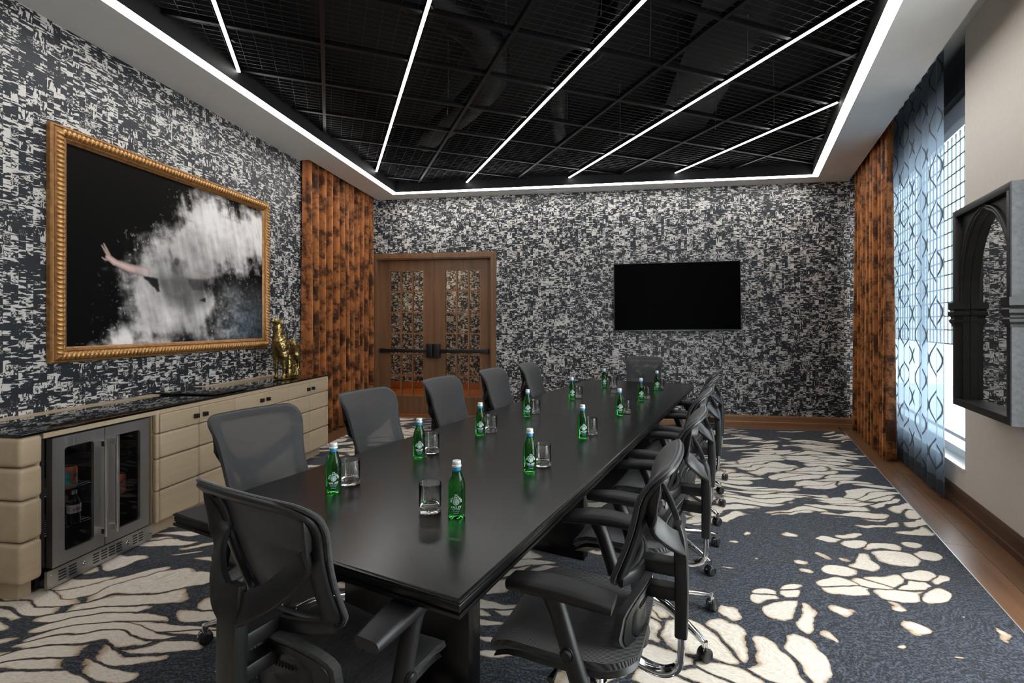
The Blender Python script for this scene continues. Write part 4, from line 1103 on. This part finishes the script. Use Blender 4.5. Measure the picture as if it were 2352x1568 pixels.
    rg = [[lsurf(p*r, .46+(q-.5)*r)+Vector((0,-.028-.006*(1-r),0)) for p, q in lo] for r in (.001,.45,.62,.66,.70,.92)]
    for p in rg[3]: p.y += .006
    rg += [[p+Vector((0,-.010+.012*k,0)) for p in rg[5]] for k in (1,)]
    link('lumbar_plate', MB().grid(rg, closed_u=True).mesh('lumbar_plate', True), M['plastic'], lp)
    mb = MB()
    for k in range(16):
        for j in (0, 1):
            c = lsurf(-.45+.9*k/15, .60)+Vector((0,-.0325-.004*(1-abs(k-7.5)/7.5),.010*j)); mb.box(c.x-.0026,c.x+.0026,c.y-.002,c.y+.001,c.z-.0026,c.z+.0026)
    link('vent_holes', mb, M['black'], lp)
    link('lumbar_strut', bevbox(-.026,.026,-.292,-.19,.560,.600,.008,2), M['plasticblk'], ch)
    # --- seat
    def ssurf(u, v):      # v 0 rear .. 1 front
        y = -.195+.500*v; drop = .075*max(0,(v-.72)/.28)**2
        return Vector((u*(.232+.022*sin(pi*min(v*1.0,1))), y-.012*max(0,(v-.8)/.2)**2, .452-.016*(1-u*u)*sin(pi*v)-drop+.012*max(0,.2-v)/.2+.006*u*u))
    so_ = [(a/.5, b+.5) for a, b in rsec(1.0, 1.0, .20, 6)]
    s2 = []
    for i in range(len(so_)):
        a, b = so_[i], so_[(i+1)%len(so_)]; n = max(1, int(sqrt(((a[0]-b[0])*.24)**2+((a[1]-b[1])*.5)**2)/.04))
        for k in range(n): s2.append((a[0]+(b[0]-a[0])*k/n, a[1]+(b[1]-a[1])*k/n))
    so_ = s2
    rg = [[ssurf(p*r, .5+(q-.5)*r) for p, q in so_] for r in (.001,.22,.42,.60,.76,.90,1.0)]
    rg += [[p+Vector((0,0,-.016))+Vector((p.x*.02,0,0)) for p in rg[6]], [p*1.0+Vector((-p.x*.05,-(p.y-.05)*.05,-.034)) for p in rg[6]]]
    st_ = link('seat', MB().grid(rg, closed_u=True).mesh('seat', True), M['seatrib'], ch)
    rg2 = [[p+Vector((-p.x*.06,-(p.y-.05)*.06,-.036)) for p in rg[6]], [p+Vector((-p.x*.03,-(p.y-.05)*.03,-.050)) for p in rg[6]], [p+Vector((-p.x*.25,-(p.y-.05)*.25,-.058)) for p in rg[6]], [Vector((0,.05,.385))+ (p-Vector((0,.05,.45)))*.01 for p in rg[6]]]
    link('seat_pan', MB().grid(rg2, closed_u=True).mesh('seat_pan', True), M['plasticblk'], st_)
    # --- arms
    for sx in (-1, 1):
        pts = []; secs = []
        for k in range(13):
            q = k/12; pts.append((sx*(.285-.020*q*q), -.140+.315*q, .648+.022*sin(pi*(.15+.75*q))))
            e = min(1, sin(pi*min(max(q,.04),.96))**.30); secs.append(rsec(.092*(.72+.28*e), .040*(.55+.45*e), .014, 3))
        ar = link('armrest', MB().sweep(pts, secs).mesh('armrest', True), M['pad'], ch)
        link('arm_post', MB().tube([(sx*.283,.040,.650),(sx*.285,.018,.60),(sx*.287,-.015,.50),(sx*.286,-.052,.390)], [.030,.027,.027,.029], 16, up=(1,0,0)).mesh('arm_post', True), M['plasticblk'], ar)
        link('arm_bracket', MB().tube([(sx*.284,-.045,.405),(sx*.20,-.030,.392),(sx*.09,-.01,.392)], [.024,.020,.020], 10).mesh('arm_bracket', True), M['plasticblk'], ar)
        link('height_knob', MB().lathe([(0,.014),(.013,.014),(.0165,.010),(.0165,.004),(.020,.004),(.020,0)], 18).xf(Matrix.Translation((sx*.311,-.012,.505)) @ Matrix.Rotation(sx*pi/2,4,'Y')).mesh('height_knob', True), M['plasticblk'], ar)
    # --- mechanism, chrome back bar, gas lift
    link('tilt_mechanism', bevbox(-.085,.085,-.16,.11,.335,.398,.016,2), M['plasticblk'], ch)
    cb = MB().sweep(catmull([(0,-.297,.475),(0,-.297,.40),(0,-.287,.345),(0,-.245,.318),(0,-.19,.322),(0,-.11,.350)],5), rsec(.046,.022,.009,2), up=(0,1,1))
    link('chrome_back_bar', cb.mesh('chrome_back_bar', True), M['chrome'], ch)
    for sx, zz in ((1,.365),(-1,.36)): link('lever', MB().tube([(sx*.07,.05,zz),(sx*.19,.06,zz-.004),(sx*.225,.065,zz-.010)], [.006,.007,.013], 8).mesh('lever', True), M['plasticblk'], ch)
    link('gas_lift', MB().lathe([(.019,.335),(.019,.235),(.030,.235),(.030,.115),(.026,.095)], 20, c=(0,-.03,0)).mesh('gas_lift', True), M['chrome'], ch)
    # --- star base and casters
    link('base_hub', MB().lathe([(0,.085),(.044,.085),(.052,.10),(.050,.135),(.036,.150),(.031,.150)], 24, c=(0,-.03,0)).mesh('base_hub', True), M['chrome'], ch)
    lmesh = MB().sweep([(.03,0,.118),(.12,0,.128),(.23,0,.112),(.320,0,.090),(.345,0,.080)], [rsec(.050,.034,.012,2), rsec(.044,.032,.012,2), rsec(.036,.026,.010,2), rsec(.030,.022,.009,2), rsec(.022,.016,.007,2)])
    lmesh.lathe([(.0125,.090),(.0125,.066),(.011,.060)], 12, c=(.342,0,0)); lmesh = lmesh.mesh('base_leg', True)
    wm_ = MB()
    for sy in (-1, 1):
        s0 = len(wm_.v); wm_.lathe([(0,-.009),(.020,-.009),(.0275,-.006),(.0295,0),(.0275,.006),(.018,.009),(.017,.007),(0,.007)], 20).xf(Matrix.Translation((0,sy*.014,.0298)) @ Matrix.Rotation(-sy*pi/2,4,'X'), s0)
    wm_ = wm_.mesh('caster', True)
    hood = MB().grid([[(.030*1.03*cos(a)*1.0, y, .030+.031*sin(a)) for a in np.linspace(.3, pi-.5, 9)] for y in (-.006,.006)])
    hood = hood.lathe([(.010,.045),(.010,.068)], 10).mesh('caster_hood', True)
    for k in range(5):
        a = radians(-90+36+72*k)
        l_ = link('base_leg', lmesh, M['chrome'], ch, loc=(0,-.03,0), rz=a)
        c = link('caster', wm_, M['caster'], l_, loc=(.342,0,.004), rz=radians((40,-55,120,15,-90)[k]))
        link('caster_hood', hood, M['chrome'], l_, loc=(.342,0,.004), rz=radians((40,-55,120,15,-90)[k]))
    return ch
t = NT('ribbed_black_seat_fabric'); x, y, z = t.sep(t.obj())
w = t.math('SINE', t.math('MULTIPLY', x, 900)); M['seatrib'] = t.done(t.bsdf(t.mix(t.lin(w,-1,1), (.010,.010,.011), (.026,.026,.027)), .5, normal=t.bump(w, .6, .0015), sheen=.15))

WS, PS = 'window side', 'picture side'
ORD = ['first', 'second', 'third', 'fourth', 'fifth']
def seat_label(i, side): return 'black mesh office chair on the table\'s %s, %s counted from the fridge end' % (side, ORD[i])
first = build_chair(seat_label(0, WS))
# (along table, outwards of pedestal, turn)
right = [(.590, .140, 4), (1.395, .140, 1), (2.165, .100, 0), (2.930, .085, -1), (3.640, .060, -2)]
left = [(.490, .005, -3), (1.245, .010, 0), (2.030, .010, 1), (2.820, .010, 2), (3.570, .005, 3)]
for i, (s, o_, a) in enumerate(right):
    loc, rz = T(s, o_), pi/2-AT+radians(a)
    if i == 0: first.location = loc; first.rotation_euler = (0,0,rz)
    else: dup(first, loc, rz, seat_label(i, WS))
for i, (s, o_, a) in enumerate(left): dup(first, T(s, -TW-o_-.0), -pi/2-AT+radians(a), seat_label(i, PS))
dup(first, T(.030, -.470), -AT+radians(-2), 'black mesh office chair at the table\'s end nearest the drinks fridge')
dup(first, T(TL+.02, -.60), pi-AT+radians(2), 'black mesh office chair at the table\'s far end before the television wall')

# ================================================================ BOTTLES AND TUMBLERS
def build_bottle(label):
    b = thing('water_bottle', label, 'bottle', (0,0,0), 0, 'green water bottles on the conference table')
    pr = [(0,.004),(.020,.003),(.027,.0),(.0305,.004),(.0315,.010),(.0315,.100),(.0305,.112),(.0270,.128),(.0215,.143),(.0165,.156),(.0140,.164),(.0138,.180),(.0125,.182),(0,.182)]
    link('glass_body', MB().lathe(pr, 32).mesh('glass_body', True), M['bottle'], b)
    link('neck_band', MB().lathe([(.0143,.1625),(.0146,.163),(.0146,.174),(.0143,.1745)], 28, cap=False).mesh('neck_band', True), M['bluelabel'], b)
    c = link('cap', MB().lathe([(.0135,.175),(.0165,.176),(.0172,.179),(.0165,.182),(.0148,.183),(.0152,.185),(.0154,.194),(.0145,.197),(.0132,.198),(0,.198)], 28).mesh('cap', True), M['cap'], b)
    link('cap_print', MB().lathe([(.0075,.1983),(.0095,.1984)], 20, cap=False).mesh('cap_print'), M['capink'], c)
    rr = .0319
    link('lettering', text_mesh('THE', .0062, rr, M['ink'], .0845, bold=.0001), None, b)
    link('lettering', text_mesh('MOUNTAIN', .0108, rr, M['ink'], .0585, arc=.0185, bold=.00018), None, b)
    link('lettering', text_mesh('VALLEY', .0118, rr, M['ink'], .0415, bold=.00022), None, b)
    link('lettering', text_mesh('SPRING WATER', .0040, rr, M['ink'], .0335), None, b)
    def disc(nm, r0, r1, mat, zc, d):
        rows_ = []
        for q in (r0, r1): rows_.append([((rr+d)*sin(q*cos(a)/rr), -(rr+d)*cos(q*cos(a)/rr), zc+q*sin(a)) for a in np.linspace(0, 2*pi, 24, endpoint=False)])
        return link(nm, MB().grid(rows_, closed_u=True), mat, b)
    disc('emblem', .0002, .0102, M['inkdim'], .0605, .0000); disc('emblem_ring', .0102, .0114, M['ink'], .0605, .0002)
    e = MB()
    for k in range(-2, 3):
        pts = [(0,.0530),(k*.0010,.0600),(k*.0026,.0655-.0012*abs(k)),(k*.0036,.0615)]
        for (x0,z0),(x1,z1) in zip(pts[:-1], pts[1:]):
            f_ = lambda x, z: ((rr+.0004)*sin(x/rr), -(rr+.0004)*cos(x/rr), z)
            e.quad(f_(x0-.00045,z0), f_(x0+.00045,z0), f_(x1+.00045,z1), f_(x1-.00045,z1))
    link('emblem_fountain', e, M['ink'], b)
    sb = MB().grid([[(rr*sin(a), -rr*cos(a), z) for a in np.linspace(-.38,.38,10)] for z in (.0268,.0290)])
    link('blue_stripe', sb, M['bluelabel'], b)
    link('lettering', text_mesh('11.3 FL OZ', .0042, rr, M['ink'], .0215), None, b)
    return b
def build_tumbler(label):
    pr = [(0,.0005),(.034,.0005),(.0385,.002),(.0405,.006),(.0412,.101),(.0408,.1025),(.0398,.1025),(.0393,.101),(.0385,.026),(.036,.021),(.025,.0185),(0,.0180)]
    o = link('tumbler', MB().lathe(pr, 40).mesh('tumbler', True), M['glass'])
    return tag(o, label, 'glass', 'tumblers on the conference table')
BP = [(-.449,1.652),(-1.008,1.827),(-.841,2.372),(-.642,2.908),(-.426,3.545),(-.127,4.421),(.192,5.322),(-.256,2.214),(-.022,2.923),(.245,3.699),(.480,4.439),(.719,5.160)]
GP = [(-.552,1.672),(-.982,1.916),(-.800,2.445),(-.592,2.988),(-.383,3.656),(-.074,4.507),(.285,5.264),(-.206,2.303),(.027,3.011),(.296,3.778),(.538,4.549),(.760,5.233)]
WHO = ['at the table end nearest the drinks fridge'] + ['before the %s %s chair from the fridge end' % (ORD[i], 'picture-side') for i in range(5)] + ['at the table end before the television wall'] + ['before the %s %s chair from the fridge end' % (ORD[i], 'window-side') for i in range(5)]
b0 = build_bottle('x'); g0 = build_tumbler('x')
for i in range(12):
    p = Vector(BP[i]); p = p+p.normalized()*.028; rz = atan2(-p.x, p.y)
    rz += radians((-4, 0, 3, 2, 4, 6, 5, 8, 14, 10, 9, 6)[i]); lab = 'green glass water bottle ' + WHO[i]
    loc = (p.x, p.y, TZ+.0006)
    if i == 0: b0.location = loc; b0.rotation_euler = (0,0,rz); b0['label'] = lab
    else: dup(b0, loc, rz, lab)
    p = Vector(GP[i]); p = p+p.normalized()*.038; lab = 'empty clear glass tumbler ' + WHO[i]
    if (p-Vector(b0.location[:2])).length < 0: pass
    if i == 0: g0.location = (p.x, p.y, TZ+.0006); g0['label'] = lab
    else:
        g = g0.copy(); COL.objects.link(g); g.location = (p.x, p.y, TZ+.0006); g['label'] = lab
